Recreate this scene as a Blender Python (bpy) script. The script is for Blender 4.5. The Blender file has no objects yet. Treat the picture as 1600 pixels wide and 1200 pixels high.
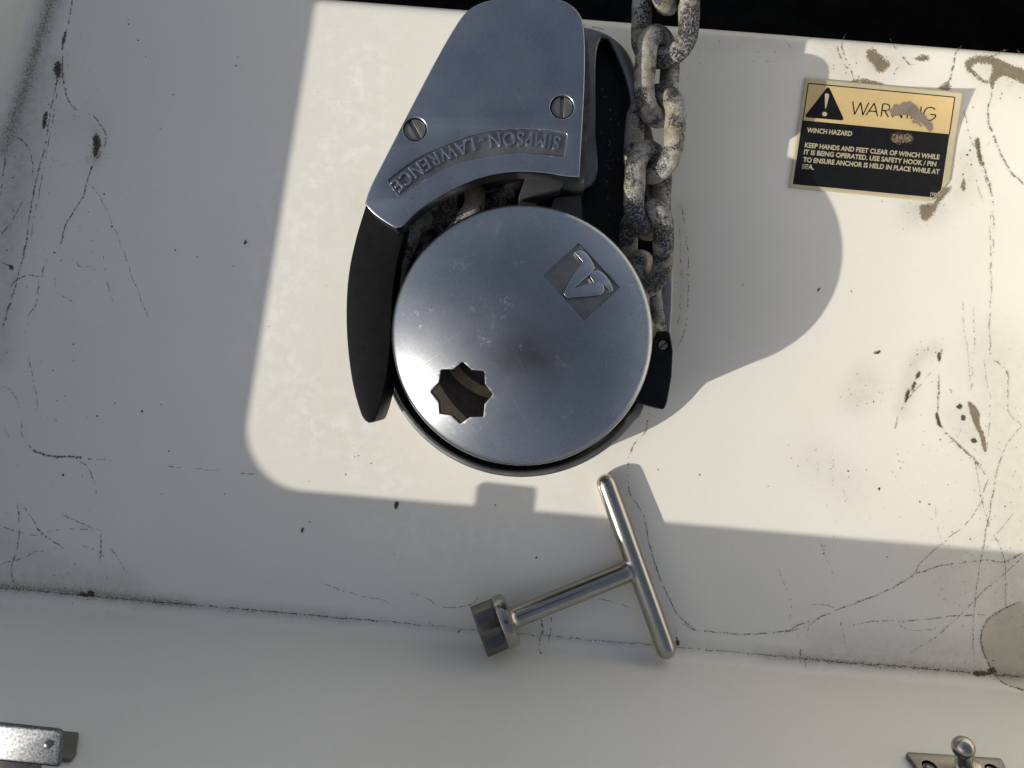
import bpy, bmesh, math, random
import numpy as np
from mathutils import Vector, Matrix

# ------------------------------------------------------------------ camera, sky, sun, exposure
scene = bpy.context.scene
COL = scene.collection
CAM_H = 0.345            # metres above the shelf of the anchor locker
FPX = 1202.0             # focal length in pixels of the 1600 x 1200 photograph
cam_data = bpy.data.cameras.new("camera")
cam_data.sensor_fit = 'HORIZONTAL'
cam_data.sensor_width = 36.0
cam_data.lens = 36.0 * FPX / 1600.0
cam_data.clip_start = 0.005
cam_data.clip_end = 500.0
cam = bpy.data.objects.new("camera", cam_data)
cam.location = (0, 0, CAM_H)
COL.objects.link(cam)
scene.camera = cam

SUN_TRAVEL = Vector((0.0948, 0.0407, -0.0530)).normalized()
SUN_ELEV = math.asin(-SUN_TRAVEL.z)
SUN_AZ = math.atan2(-SUN_TRAVEL.x, -SUN_TRAVEL.y)      # clockwise from +Y
world = bpy.data.worlds.new("World")
scene.world = world
world.use_nodes = True
wn = world.node_tree.nodes
wl = world.node_tree.links
wn.clear()
sky = wn.new('ShaderNodeTexSky')
sky.sky_type = 'NISHITA'
sky.sun_disc = False
sky.sun_elevation = SUN_ELEV
sky.sun_rotation = SUN_AZ
sky.air_density = 1.0
sky.dust_density = 2.0
sky.ozone_density = 1.0
bgn = wn.new('ShaderNodeBackground')
bgn.inputs['Strength'].default_value = 0.12
wo = wn.new('ShaderNodeOutputWorld')
hsv = wn.new('ShaderNodeHueSaturation')      # the camera's white balance takes part of the blue out
hsv.inputs['Saturation'].default_value = 0.66
wl.new(sky.outputs[0], hsv.inputs['Color'])
wl.new(hsv.outputs[0], bgn.inputs['Color'])
wl.new(bgn.outputs[0], wo.inputs['Surface'])

sun_data = bpy.data.lights.new("sun", 'SUN')
sun_data.energy = 3.95
sun_data.angle = math.radians(0.5)
sun_data.color = (1.0, 0.95, 0.85)
sun = bpy.data.objects.new("sun", sun_data)
sun.rotation_euler = SUN_TRAVEL.to_track_quat('-Z', 'Y').to_euler()
sun.location = (-1.5, -0.7, 1.2)
COL.objects.link(sun)

scene.view_settings.view_transform = 'Standard'
scene.view_settings.look = 'None'
scene.view_settings.exposure = 0.0
scene.view_settings.gamma = 1.0
scene.cycles.max_bounces = 12
scene.cycles.diffuse_bounces = 9
scene.cycles.glossy_bounces = 5
scene.cycles.transparent_max_bounces = 12

rng = random.Random(7)
nrng = np.random.default_rng(7)

# ------------------------------------------------------------------ helpers
def W(px, py, z=0.0):
    """A point of the photograph at height z above the shelf, in metres."""
    s = (CAM_H - z) / FPX
    return ((px - 800.0) * s, (600.0 - py) * s, z)

def W2(px, py, z=0.0):
    p = W(px, py, z)
    return (p[0], p[1])

def to_px(x, y, z=0.0):
    s = (CAM_H - z) / FPX
    return (800.0 + x / s, 600.0 - y / s)

def link_mesh(name, me, mat=None, parent=None):
    o = bpy.data.objects.new(name, me)
    COL.objects.link(o)
    if mat is not None and not me.materials:
        me.materials.append(mat)
    if parent is not None:
        o.parent = parent
    return o

def pydata(name, verts, faces, mat=None, parent=None, smooth=False, sharp=None):
    me = bpy.data.meshes.new(name)
    me.from_pydata([tuple(v) for v in verts], [], [tuple(f) for f in faces])
    me.update()
    if smooth:
        shade(me, sharp)
    return link_mesh(name, me, mat, parent)

def shade(me, sharp=None):
    me.polygons.foreach_set("use_smooth", [True] * len(me.polygons))
    if sharp is not None:
        me.set_sharp_from_angle(angle=math.radians(sharp))
    me.update()

def empty(name, loc, label, cat):
    o = bpy.data.objects.new(name, None)
    o.empty_display_size = 0.02
    o.location = loc
    COL.objects.link(o)
    o['label'] = label
    o['category'] = cat
    return o

def adopt(child, parent):
    """Parent while staying where it is (parents are only translated empties)."""
    child.parent = parent
    child.matrix_parent_inverse = Matrix.Translation(-Vector(root_loc(parent)))
    return child

def root_loc(o):
    v = Vector(o.location)
    return v

def catmull(pts, n=6, closed=False):
    P = [Vector(p) for p in pts]
    out = []
    m = len(P)
    segs = m if closed else m - 1
    for i in range(segs):
        if closed:
            p0, p1, p2, p3 = P[(i - 1) % m], P[i], P[(i + 1) % m], P[(i + 2) % m]
        else:
            p0 = P[i - 1] if i > 0 else P[0] * 2 - P[1]
            p1, p2 = P[i], P[i + 1]
            p3 = P[i + 2] if i + 2 < m else P[-1] * 2 - P[-2]
        for k in range(n):
            t = k / n
            out.append(0.5 * ((2 * p1) + (p2 - p0) * t + (2 * p0 - 5 * p1 + 4 * p2 - p3) * t * t
                              + (3 * p1 - p0 - 3 * p2 + p3) * t ** 3))
    if not closed:
        out.append(P[-1])
    return out

def round_poly(pts, radii, n=6):
    """Polygon with rounded corners; radii: one number or one per corner."""
    m = len(pts)
    if not hasattr(radii, '__len__'):
        radii = [radii] * m
    out = []
    for i in range(m):
        p = Vector(pts[i][:2]); a = Vector(pts[i - 1][:2]); b = Vector(pts[(i + 1) % m][:2])
        da, db = (a - p), (b - p)
        la, lb = da.length, db.length
        r = radii[i]
        if r <= 0:
            out.append(p); continue
        da.normalize(); db.normalize()
        ang = da.angle(db)
        t = min(r / math.tan(ang / 2), la * 0.49, lb * 0.49)
        q0, q1 = p + da * t, p + db * t
        for k in range(n + 1):
            s = k / n
            out.append((1 - s) ** 2 * q0 + 2 * s * (1 - s) * p + s * s * q1)
    return out

def plate(name, outline, z0, z1, bevel=0.0, mat=None, parent=None, holes=(), bres=2, sharp=28):
    """Flat plate of the given outline (metres) with holes and rounded edges, as a mesh."""
    cu = bpy.data.curves.new(name, 'CURVE')
    cu.dimensions = '2D'
    cu.fill_mode = 'BOTH'
    for ring in [outline] + list(holes):
        sp = cu.splines.new('POLY')
        sp.points.add(len(ring) - 1)
        for q, p in zip(sp.points, ring):
            q.co = (p[0], p[1], 0, 1)
        sp.use_cyclic_u = True
    h = (z1 - z0) / 2
    cu.bevel_depth = bevel
    cu.bevel_resolution = bres
    cu.offset = -bevel
    cu.extrude = max(h - bevel, 0.00001)
    ob = bpy.data.objects.new(name + "_tmp", cu)
    COL.objects.link(ob)
    dg = bpy.context.evaluated_depsgraph_get()
    me = bpy.data.meshes.new_from_object(ob.evaluated_get(dg))
    bpy.data.objects.remove(ob)
    bpy.data.curves.remove(cu)
    me.name = name
    me.transform(Matrix.Translation((0, 0, (z0 + z1) / 2)))
    bm = bmesh.new(); bm.from_mesh(me)
    bmesh.ops.remove_doubles(bm, verts=bm.verts, dist=1e-6)
    bmesh.ops.recalc_face_normals(bm, faces=bm.faces)
    bm.to_mesh(me); bm.free()
    me.materials.clear()
    shade(me, sharp)
    return link_mesh(name, me, mat, parent)

def lathe(name, prof, cx, cy, n=128, mat=None, parent=None, sharp=35):
    verts, faces = [], []
    rings = []
    for r, z in prof:
        if r < 1e-9:
            rings.append([len(verts)]); verts.append((cx, cy, z))
        else:
            rings.append(list(range(len(verts), len(verts) + n)))
            for k in range(n):
                a = 2 * math.pi * k / n
                verts.append((cx + r * math.cos(a), cy + r * math.sin(a), z))
    for A, B in zip(rings, rings[1:]):
        for k in range(n):
            k2 = (k + 1) % n
            if len(A) == 1 and len(B) == 1: continue
            if len(A) == 1: faces.append((A[0], B[k], B[k2]))
            elif len(B) == 1: faces.append((A[k], B[0], A[k2]))
            else: faces.append((A[k], B[k], B[k2], A[k2]))
    me = bpy.data.meshes.new(name)
    me.from_pydata(verts, [], faces)
    bm = bmesh.new(); bm.from_mesh(me)
    bmesh.ops.recalc_face_normals(bm, faces=bm.faces)
    bm.to_mesh(me); bm.free()
    shade(me, sharp)
    return link_mesh(name, me, mat, parent)

def join_meshes(name, objs, mat=None, parent=None, sharp=None):
    bm = bmesh.new()
    for o in objs:
        tmp = o.data.copy()
        tmp.transform(o.matrix_basis)
        bm.from_mesh(tmp)
        bpy.data.meshes.remove(tmp)
    me = bpy.data.meshes.new(name)
    bm.to_mesh(me); bm.free()
    for o in objs:
        d = o.data
        bpy.data.objects.remove(o)
        bpy.data.meshes.remove(d)
    me.materials.clear()
    if sharp is not None:
        shade(me, sharp)
    return link_mesh(name, me, mat, parent)

def bake(o, sharp=None):
    """Apply the modifiers of o."""
    dg = bpy.context.evaluated_depsgraph_get()
    dg.update()
    me = bpy.data.meshes.new_from_object(o.evaluated_get(dg))
    o.modifiers.clear()
    mats = list(o.data.materials)
    o.data = me
    me.materials.clear()
    for m in mats[:1]:
        me.materials.append(m)
    me.polygons.foreach_set("material_index", [0] * len(me.polygons))
    if sharp is not None:
        shade(me, sharp)
    return o

def cut(o, cutter, sharp=30):
    md = o.modifiers.new("cut", 'BOOLEAN')
    md.operation = 'DIFFERENCE'
    md.object = cutter
    md.solver = 'EXACT'
    bake(o, sharp)
    d = cutter.data
    bpy.data.objects.remove(cutter)
    bpy.data.meshes.remove(d)

def text_mesh(txt, depth=0.0, bold=0.0, bevel=0.0, spacing=1.0):
    cu = bpy.data.curves.new("text", 'FONT')
    cu.body = txt
    cu.size = 1.0
    cu.extrude = depth
    cu.offset = bold
    cu.bevel_depth = bevel
    cu.space_character = spacing
    cu.resolution_u = 4
    cu.space_word = 0.55 if depth else 1.0
    ob = bpy.data.objects.new("text_tmp", cu)
    COL.objects.link(ob)
    dg = bpy.context.evaluated_depsgraph_get()
    me = bpy.data.meshes.new_from_object(ob.evaluated_get(dg))
    bpy.data.objects.remove(ob)
    bpy.data.curves.remove(cu)
    n = len(me.vertices)
    co = np.empty(n * 3); me.vertices.foreach_get("co", co)
    co = co.reshape(-1, 3)
    faces = [tuple(p.vertices) for p in me.polygons]
    bpy.data.meshes.remove(me)
    return co, faces

# ------------------------------------------------------------------ materials
def new_mat(name):
    m = bpy.data.materials.new(name)
    m.use_nodes = True
    nt = m.node_tree
    return m, nt, nt.nodes["Principled BSDF"]

def N(nt, t, **kw):
    n = nt.nodes.new(t)
    for k, v in kw.items():
        setattr(n, k, v)
    return n

def coords(nt, rand=False):
    c = N(nt, 'ShaderNodeTexCoord')
    if not rand:
        return c.outputs['Object']
    oi = N(nt, 'ShaderNodeObjectInfo')
    mul = N(nt, 'ShaderNodeMath', operation='MULTIPLY'); mul.inputs[1].default_value = 7.3
    nt.links.new(oi.outputs['Random'], mul.inputs[0])
    add = N(nt, 'ShaderNodeVectorMath', operation='ADD')
    nt.links.new(c.outputs['Object'], add.inputs[0])
    nt.links.new(mul.outputs[0], add.inputs[1])
    return add.outputs[0]

def noise(nt, co, scale, detail=4, rough=0.55, dist=0.0):
    n = N(nt, 'ShaderNodeTexNoise')
    n.inputs['Scale'].default_value = scale
    n.inputs['Detail'].default_value = detail
    n.inputs['Roughness'].default_value = rough
    n.inputs['Distortion'].default_value = dist
    nt.links.new(co, n.inputs['Vector'])
    return n.outputs['Fac']

def ramp(nt, fac, stops, mode='LINEAR'):
    r = N(nt, 'ShaderNodeValToRGB')
    r.color_ramp.interpolation = mode
    el = r.color_ramp.elements
    while len(el) < len(stops):
        el.new(0.5)
    for e, (p, c) in zip(el, stops):
        e.position = p
        e.color = (c, c, c, 1) if not hasattr(c, '__len__') else tuple(c) + (1,)
    nt.links.new(fac, r.inputs['Fac'])
    return r.outputs['Color']

def mixc(nt, fac, a, b, mode='MIX'):
    m = N(nt, 'ShaderNodeMix', data_type='RGBA', blend_type=mode)
    for sock, v in ((0, fac), (6, a), (7, b)):
        if hasattr(v, 'is_output'):
            nt.links.new(v, m.inputs[sock])
        elif hasattr(v, '__len__'):
            m.inputs[sock].default_value = tuple(v) + (1,)
        else:
            m.inputs[sock].default_value = v
    return m.outputs[2]

def math_n(nt, op, a, b=0.0, clamp=False):
    m = N(nt, 'ShaderNodeMath', operation=op)
    m.use_clamp = clamp
    for i, v in enumerate((a, b)):
        if hasattr(v, 'is_output'):
            nt.links.new(v, m.inputs[i])
        else:
            m.inputs[i].default_value = v
    return m.outputs[0]

def bump(nt, bsdf, h, strength=0.3, dist=0.0002):
    b = N(nt, 'ShaderNodeBump')
    b.inputs['Strength'].default_value = strength
    b.inputs['Distance'].default_value = dist
    nt.links.new(h, b.inputs['Height'])
    nt.links.new(b.outputs[0], bsdf.inputs['Normal'])

def mat_gelcoat():
    m, nt, b = new_mat("white_gelcoat")
    co = coords(nt)
    base = mixc(nt, ramp(nt, noise(nt, co, 9, 3), [(0.35, 0), (0.7, 1)]), (0.795, 0.758, 0.672), (0.835, 0.802, 0.724))
    fine = noise(nt, co, 420, 3)
    base = mixc(nt, ramp(nt, fine, [(0.56, 0), (0.75, 0.13)]), base, (0.60, 0.58, 0.52))
    # whitish scuffs where the surface was rubbed
    at = N(nt, 'ShaderNodeAttribute', attribute_name='scuff')
    sc = ramp(nt, noise(nt, co, 150, 7, 0.75, 0.35), [(0.47, 0), (0.66, 1)])
    scm = math_n(nt, 'MULTIPLY', sc, at.outputs['Fac'], True)
    base = mixc(nt, math_n(nt, 'MULTIPLY', scm, 0.72), base, (0.93, 0.92, 0.885))
    # dried grime: speckle that gets denser where the grime value is high
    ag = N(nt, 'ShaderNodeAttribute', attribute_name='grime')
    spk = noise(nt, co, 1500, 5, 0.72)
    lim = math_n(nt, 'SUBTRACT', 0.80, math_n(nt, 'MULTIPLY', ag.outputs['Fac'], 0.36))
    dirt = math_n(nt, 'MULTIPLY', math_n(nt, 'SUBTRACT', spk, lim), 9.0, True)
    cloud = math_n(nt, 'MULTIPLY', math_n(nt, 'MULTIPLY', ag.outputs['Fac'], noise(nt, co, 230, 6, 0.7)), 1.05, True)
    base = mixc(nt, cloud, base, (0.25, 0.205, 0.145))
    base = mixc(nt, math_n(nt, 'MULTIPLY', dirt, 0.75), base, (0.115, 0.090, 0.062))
    nt.links.new(base, b.inputs['Base Color'])
    rr = mixc(nt, math_n(nt, 'ADD', scm, dirt, True), (0.34,) * 3, (0.75,) * 3)
    nt.links.new(rr, b.inputs['Roughness'])
    b.inputs['Specular IOR Level'].default_value = 0.4
    bump(nt, b, noise(nt, co, 60, 3), 0.12, 0.0006)
    return m

def mat_alloy(name, lo, hi, rough, spots=True, scale=1.0):
    m, nt, b = new_mat(name)
    co = coords(nt)
    big = noise(nt, co, 55 * scale, 3, 0.5)
    base = mixc(nt, ramp(nt, big, [(0.3, 0), (0.72, 1)]), lo, hi)
    fine = noise(nt, co, 1500, 3, 0.7)
    base = mixc(nt, ramp(nt, fine, [(0.56, 0), (0.74, 0.6)]), base, tuple(c * 0.45 for c in lo))
    for rot_, sc2 in ((0.5, 1.0), (2.1, 0.7)):
        mp = N(nt, 'ShaderNodeMapping')
        mp.inputs['Rotation'].default_value = (0, 0, rot_)
        mp.vector_type = 'TEXTURE'
        mp.inputs['Scale'].default_value = (1 / (70 * sc2), 1 / (2600 * sc2), 1 / 70)
        nt.links.new(co, mp.inputs['Vector'])
        sn = noise(nt, mp.outputs[0], 1.0, 2, 0.5)
        base = mixc(nt, ramp(nt, sn, [(0.66, 0), (0.76, 0.22)]), base, (0.80, 0.80, 0.78))
    r = mixc(nt, ramp(nt, big, [(0.3, 0), (0.75, 1)]), (rough - 0.02,) * 3, (rough + 0.03,) * 3)
    if spots:
        v = N(nt, 'ShaderNodeTexVoronoi', feature='DISTANCE_TO_EDGE')
        v.inputs['Scale'].default_value = 340
        nt.links.new(co, v.inputs['Vector'])
        v.inputs['Scale'].default_value = 800
        ring = ramp(nt, v.outputs['Distance'], [(0.0, 1), (0.16, 0)])
        where = ramp(nt, noise(nt, co, 130, 6, 0.8), [(0.57, 0), (0.68, 1)])
        wf = math_n(nt, 'MULTIPLY', ring, where)
        base = mixc(nt, math_n(nt, 'MULTIPLY', wf, 0.16), base, (0.86, 0.86, 0.84))
        r = mixc(nt, math_n(nt, 'MULTIPLY', wf, 0.6), r, (0.6,) * 3)
    nt.links.new(base, b.inputs['Base Color'])
    nt.links.new(r, b.inputs['Roughness'])
    b.inputs['Metallic'].default_value = 1.0
    bump(nt, b, fine, 0.10, 0.00008)
    return m

def mat_simple(name, col, rough, metal=0.0, var=0.25, scale=200, bmp=0.15, bdist=0.0002, spec=0.5):
    m, nt, b = new_mat(name)
    co = coords(nt)
    n = noise(nt, co, scale, 5, 0.65)
    c = mixc(nt, ramp(nt, n, [(0.3, 0), (0.72, 1)]), tuple(x * (1 - var) for x in col), tuple(min(1, x * (1 + var)) for x in col))
    nt.links.new(c, b.inputs['Base Color'])
    rr = mixc(nt, n, (max(0.02, rough - 0.1),) * 3, (min(1, rough + 0.1),) * 3)
    nt.links.new(rr, b.inputs['Roughness'])
    b.inputs['Metallic'].default_value = metal
    b.inputs['Specular IOR Level'].default_value = spec
    if bmp:
        bump(nt, b, n, bmp, bdist)
    return m

def mat_chain():
    m, nt, b = new_mat("weathered_galvanised_steel")
    co = coords(nt, True)
    big = noise(nt, co, 80, 4, 0.6)
    mid = noise(nt, co, 260, 6, 0.7)
    fine = noise(nt, co, 1250, 4, 0.7)
    tan = mixc(nt, ramp(nt, mid, [(0.35, 0), (0.7, 1)]), (0.20, 0.17, 0.11), (0.41, 0.365, 0.265))
    grey = mixc(nt, ramp(nt, fine, [(0.38, 0), (0.60, 1)]), (0.15, 0.15, 0.15), (0.50, 0.49, 0.45))
    c = mixc(nt, ramp(nt, big, [(0.40, 0), (0.60, 1)]), tan, grey)
    c = mixc(nt, ramp(nt, mid, [(0.28, 0.6), (0.48, 0)]), c, (0.11, 0.10, 0.085))
    dark = ramp(nt, noise(nt, co, 100, 6, 0.68, 0.4), [(0.475, 0), (0.545, 1)])
    df = math_n(nt, 'MULTIPLY', dark, ramp(nt, fine, [(0.47, 1), (0.64, 0.12)]))
    c = mixc(nt, df, c, (0.018, 0.020, 0.027))
    nt.links.new(c, b.inputs['Base Color'])
    b.inputs['Roughness'].default_value = 0.72
    b.inputs['Metallic'].default_value = 0.1
    h = math_n(nt, 'ADD', mid, math_n(nt, 'MULTIPLY', fine, 0.5))
    bump(nt, b, h, 0.7, 0.0005)
    return m

def mat_dirt(name, c1, c2, lo=0.44, hi=0.58, scale=1500, top=0.95):
    """Dried mud, broken up by noise so the surface below shows between the grains."""
    m, nt, b = new_mat(name)
    co = coords(nt)
    n = noise(nt, co, scale, 5, 0.75)
    c = mixc(nt, noise(nt, co, 300, 4), c1, c2)
    nt.links.new(c, b.inputs['Base Color'])
    b.inputs['Roughness'].default_value = 0.9
    b.inputs['Specular IOR Level'].default_value = 0.15
    at = N(nt, 'ShaderNodeAttribute', attribute_name='cover')
    v = math_n(nt, 'ADD', n, math_n(nt, 'SUBTRACT', at.outputs['Fac'], 0.5))
    a = ramp(nt, v, [(lo, 0), (hi, top)])
    nt.links.new(a, b.inputs['Alpha'])
    return m

GEL = mat_gelcoat()
ALLOY = mat_alloy("polished_alloy", (0.34, 0.35, 0.365), (0.39, 0.40, 0.415), 0.28)
ALLOY_FLAT = mat_alloy("brushed_alloy_plate", (0.40, 0.415, 0.44), (0.47, 0.485, 0.51), 0.28, spots=False)
ALLOY_DULL = mat_alloy("dull_cast_alloy", (0.19, 0.19, 0.185), (0.34, 0.33, 0.315), 0.42, spots=False)
TANCAST = mat_simple("stained_casting", (0.13, 0.12, 0.10), 0.55, 0.3, 0.5, 350, 0.3)
DARKMETAL = mat_simple("blackened_casting", (0.010, 0.010, 0.011), 0.6, 0.0, 0.4, 300, 0.4)
PLASTIC = mat_simple("black_plastic", (0.005, 0.0052, 0.0055), 0.5, 0.0, 0.45, 260, 0.2, 0.00008, 0.2)
GREYPLASTIC = mat_simple("dark_grey_plastic", (0.035, 0.035, 0.037), 0.5, 0.0, 0.2, 400, 0.2)
STEEL = mat_alloy("stainless_steel", (0.40, 0.375, 0.33), (0.48, 0.455, 0.405), 0.22, spots=False)
STEEL_ROUGH = mat_alloy("machined_steel", (0.15, 0.14, 0.13), (0.26, 0.245, 0.22), 0.30, spots=False, scale=1.0)
SCREW = mat_alloy("worn_screw_steel", (0.22, 0.21, 0.19), (0.33, 0.31, 0.28), 0.5, spots=False, scale=5)
CHAIN = mat_chain()
TRAIL = mat_dirt("dried_mud_trail", (0.085, 0.065, 0.042), (0.21, 0.17, 0.115), 0.42, 0.62, 1300, 0.85)
MUD = mat_dirt("brown_dried_mud", (0.17, 0.135, 0.09), (0.30, 0.245, 0.175), 0.44, 0.56, 1500)
MUD_DARK = mat_dirt("dark_dried_mud", (0.06, 0.047, 0.032), (0.14, 0.11, 0.078), 0.44, 0.56, 1400)
SMEAR = mat_dirt("grey_mud_smear", (0.19, 0.155, 0.125), (0.30, 0.25, 0.205), 0.42, 0.54, 1500, 0.93)
SPECK = mat_simple("brown_speck", (0.060, 0.047, 0.034), 0.8, 0.0, 0.6, 600, 0)
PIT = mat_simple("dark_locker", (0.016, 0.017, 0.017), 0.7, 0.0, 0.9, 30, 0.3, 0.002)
GOLD = mat_simple("cream_gold_film", (0.62, 0.46, 0.215), 0.36, 0.0, 0.06, 120, 0.05)
CREAM = mat_simple("faded_cream_border", (0.50, 0.435, 0.275), 0.38, 0.0, 0.08, 120, 0.05)
INK = mat_simple("black_label_ink", (0.006, 0.0065, 0.008), 0.45, 0.0, 0.3, 260, 0.05, 0.0002, 0.25)
PRINT = mat_simple("cream_print", (0.47, 0.405, 0.27), 0.4, 0.0, 0.12, 900, 0)
BRUSHED = mat_alloy("scratched_bright_aluminium", (0.11, 0.113, 0.12), (0.33, 0.335, 0.34), 0.48, spots=False, scale=22)
RUBBER = mat_simple("grey_rubber", (0.05, 0.05, 0.05), 0.7)

def mat_water():
    m, nt, b = new_mat("thin_water_film")
    nt.nodes.remove(b)
    out = nt.nodes["Material Output"]
    tr = N(nt, 'ShaderNodeBsdfTransparent'); tr.inputs[0].default_value = (0.90, 0.88, 0.84, 1)
    gl = N(nt, 'ShaderNodeBsdfGlossy'); gl.inputs['Roughness'].default_value = 0.04
    fr = N(nt, 'ShaderNodeFresnel')
    ge = N(nt, 'ShaderNodeNewGeometry')
    nt.links.new(math_n(nt, 'SUBTRACT', 1.33, math_n(nt, 'MULTIPLY', ge.outputs['Backfacing'], 1.33 - 1 / 1.33)), fr.inputs[0])
    mx = N(nt, 'ShaderNodeMixShader')
    nt.links.new(fr.outputs[0], mx.inputs[0]); nt.links.new(tr.outputs[0], mx.inputs[1]); nt.links.new(gl.outputs[0], mx.inputs[2])
    nt.links.new(mx.outputs[0], out.inputs['Surface'])
    return m
WATER = mat_water()

# ------------------------------------------------------------------ the locker: shelf, walls, deck, dark pit
H = 0.125                       # deck edge above the shelf
FR = 0.008                      # radius of the cove between shelf and walls
E0 = Vector(W2(640, 2)); E1 = Vector(W2(1600, 77))        # front edge of the shelf, above the chain locker
e1 = (E1 - E0).normalized(); e2 = Vector((-e1.y, e1.x))
# lines of the cove start: aft wall (near the viewer), left, right
A0 = Vector(W2(0, 915)); A1 = Vector(W2(1600, 1053))
L0 = Vector(W2(80, 0)); L1 = Vector(W2(20, 215))
R0 = Vector((0.260, 0.02)); R1 = Vector((0.260 - 0.098 * 0.1, 0.12))

def isect(p, q, r, s):
    d1 = q - p; d2 = s - r
    den = d1.x * d2.y - d1.y * d2.x
    t = ((r.x - p.x) * d2.y - (r.y - p.y) * d2.x) / den
    return p + d1 * t
T0 = E0 + e2 * 0.28; T1 = E1 + e2 * 0.28
FLOOR_C = [isect(L0, L1, T0, T1), isect(L0, L1, A0, A1), isect(R0, R1, A0, A1), isect(R0, R1, T0, T1)]

def loop_of(corners, radius, nseg=70, narc=12):
    """Counter-clockwise rounded loop with the same number of points whatever the corners."""
    m = len(corners)
    pts = []
    tang = []
    for i in range(m):
        p, a, b = corners[i], corners[i - 1], corners[(i + 1) % m]
        da, db = (a - p).normalized(), (b - p).normalized()
        ang = da.angle(db)
        t = radius / math.tan(ang / 2)
        q0, q1 = p + da * t, p + db * t
        c = p + (da + db).normalized() * (radius / math.sin(ang / 2))
        a0 = math.atan2(q0.y - c.y, q0.x - c.x); a1 = math.atan2(q1.y - c.y, q1.x - c.x)
        d = (a1 - a0 + math.pi) % (2 * math.pi) - math.pi
        arc = [c + radius * Vector((math.cos(a0 + d * k / narc), math.sin(a0 + d * k / narc))) for k in range(narc + 1)]
        nxt = corners[(i + 1) % m]
        da2, db2 = (p - nxt).normalized(), (corners[(i + 2) % m] - nxt).normalized()
        t2 = radius / math.tan(da2.angle(db2) / 2)
        end = nxt + da2 * t2
        st = [arc[-1].lerp(end, k / nseg) for k in range(1, nseg)]
        pts += arc + st
    n = len(pts)
    nor = []
    for i in range(n):
        d = pts[(i + 1) % n] - pts[i - 1]
        nor.append(Vector((d.y, -d.x)).normalized())
    return pts, nor

def shifted(p, d):
    return Vector((p.x + d[0], p.y + d[1]))
F_pts, F_nor = loop_of(FLOOR_C, 0.020)
B_pts = [p + n * FR for p, n in zip(F_pts, F_nor)]
# the deck edge, from the shadow it throws on the shelf
k = H / -SUN_TRAVEL.z
off = Vector((SUN_TRAVEL.x * k, SUN_TRAVEL.y * k))
RL0 = Vector(W2(505, 0)) - off; RL1 = Vector(W2(399, 650)) - off
RA0 = Vector(W2(440, 756)) - off; RA1 = Vector(W2(1600, 856)) - off
RR0 = Vector((0.298, 0.02)); RR1 = Vector((0.298 - 0.098 * 0.1, 0.12))
RT0 = T0 + e2 * 0.02; RT1 = T1 + e2 * 0.02
RIM_C = [isect(RL0, RL1, RT0, RT1), isect(RL0, RL1, RA0, RA1), isect(RR0, RR1, RA0, RA1), isect(RR0, RR1, RT0, RT1)]
R_pts, R_nor = loop_of(RIM_C, 0.026)

aft_n = Vector((-(A1 - A0).y, (A1 - A0).x)).normalized()
if aft_n.y < 0: aft_n = -aft_n
def shelf_z(x, y):
    """Height of the shelf with its cove towards the aft and left walls."""
    z = 0.0
    d = -(Vector((x, y)) - A0).dot(aft_n)
    if d > 0:
        d = min(d, FR * 0.97)
        z = FR - math.sqrt(max(FR * FR - d * d, 0))
    return z

# grime and scuff values from soft blobs and strokes laid out in photograph pixels at shelf height
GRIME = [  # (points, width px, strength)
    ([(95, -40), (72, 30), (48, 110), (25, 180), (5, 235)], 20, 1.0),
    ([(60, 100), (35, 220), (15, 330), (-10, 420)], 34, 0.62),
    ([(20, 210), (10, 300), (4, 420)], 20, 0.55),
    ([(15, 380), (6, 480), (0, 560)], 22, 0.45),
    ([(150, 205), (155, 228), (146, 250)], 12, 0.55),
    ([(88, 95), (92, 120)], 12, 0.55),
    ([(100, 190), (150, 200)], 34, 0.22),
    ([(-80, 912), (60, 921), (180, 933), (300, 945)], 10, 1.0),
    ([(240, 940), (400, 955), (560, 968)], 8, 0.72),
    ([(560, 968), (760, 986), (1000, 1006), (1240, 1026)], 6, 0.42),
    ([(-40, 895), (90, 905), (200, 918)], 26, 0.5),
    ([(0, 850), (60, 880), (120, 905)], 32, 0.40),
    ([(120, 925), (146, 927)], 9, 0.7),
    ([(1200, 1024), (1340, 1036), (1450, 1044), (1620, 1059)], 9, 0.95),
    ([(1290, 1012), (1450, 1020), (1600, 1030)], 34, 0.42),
    ([(1560, 560), (1585, 760), (1600, 900)], 60, 0.36),
    ([(1580, 900), (1590, 1000)], 45, 0.42),
    ([(1480, 900), (1560, 840)], 55, 0.22),
    ([(1340, 80), (1370, 100), (1400, 90)], 30, 0.42),
    ([(1290, 60), (1330, 140)], 22, 0.40),
    ([(1560, 110), (1610, 120)], 40, 0.5),
    ([(1430, 330), (1455, 325)], 26, 0.55),
    ([(1500, 300), (1510, 250)], 24, 0.35),
    ([(1340, 620), (1350, 600)], 30, 0.36),
    ([(1500, 650), (1520, 680)], 30, 0.34),
    ([(1275, 720), (1330, 760)], 40, 0.20),
    ([(1410, 640), (1430, 560), (1460, 545)], 14, 0.4),
    ([(1090, 70), (1180, 60), (1240, 75)], 18, 0.25),
    ([(1060, 330), (1065, 440), (1050, 540)], 14, 0.40),
    ([(620, 300), (560, 320)], 40, 0.12),
    ([(745, 1012), (780, 1022)], 14, 0.15),
]
SCUFF = [
    ([(560, 110), (540, 230), (480, 330), (470, 400)], 60, 1.0),
    ([(440, 420), (430, 560), (480, 650), (560, 700)], 60, 0.9),
    ([(520, 60), (600, 40)], 50, 0.5),
    ([(620, 740), (600, 820), (700, 850), (800, 830)], 50, 0.75),
    ([(430, 330), (440, 240)], 40, 0.6),
    ([(840, 780), (900, 740)], 36, 0.5),
]
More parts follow.
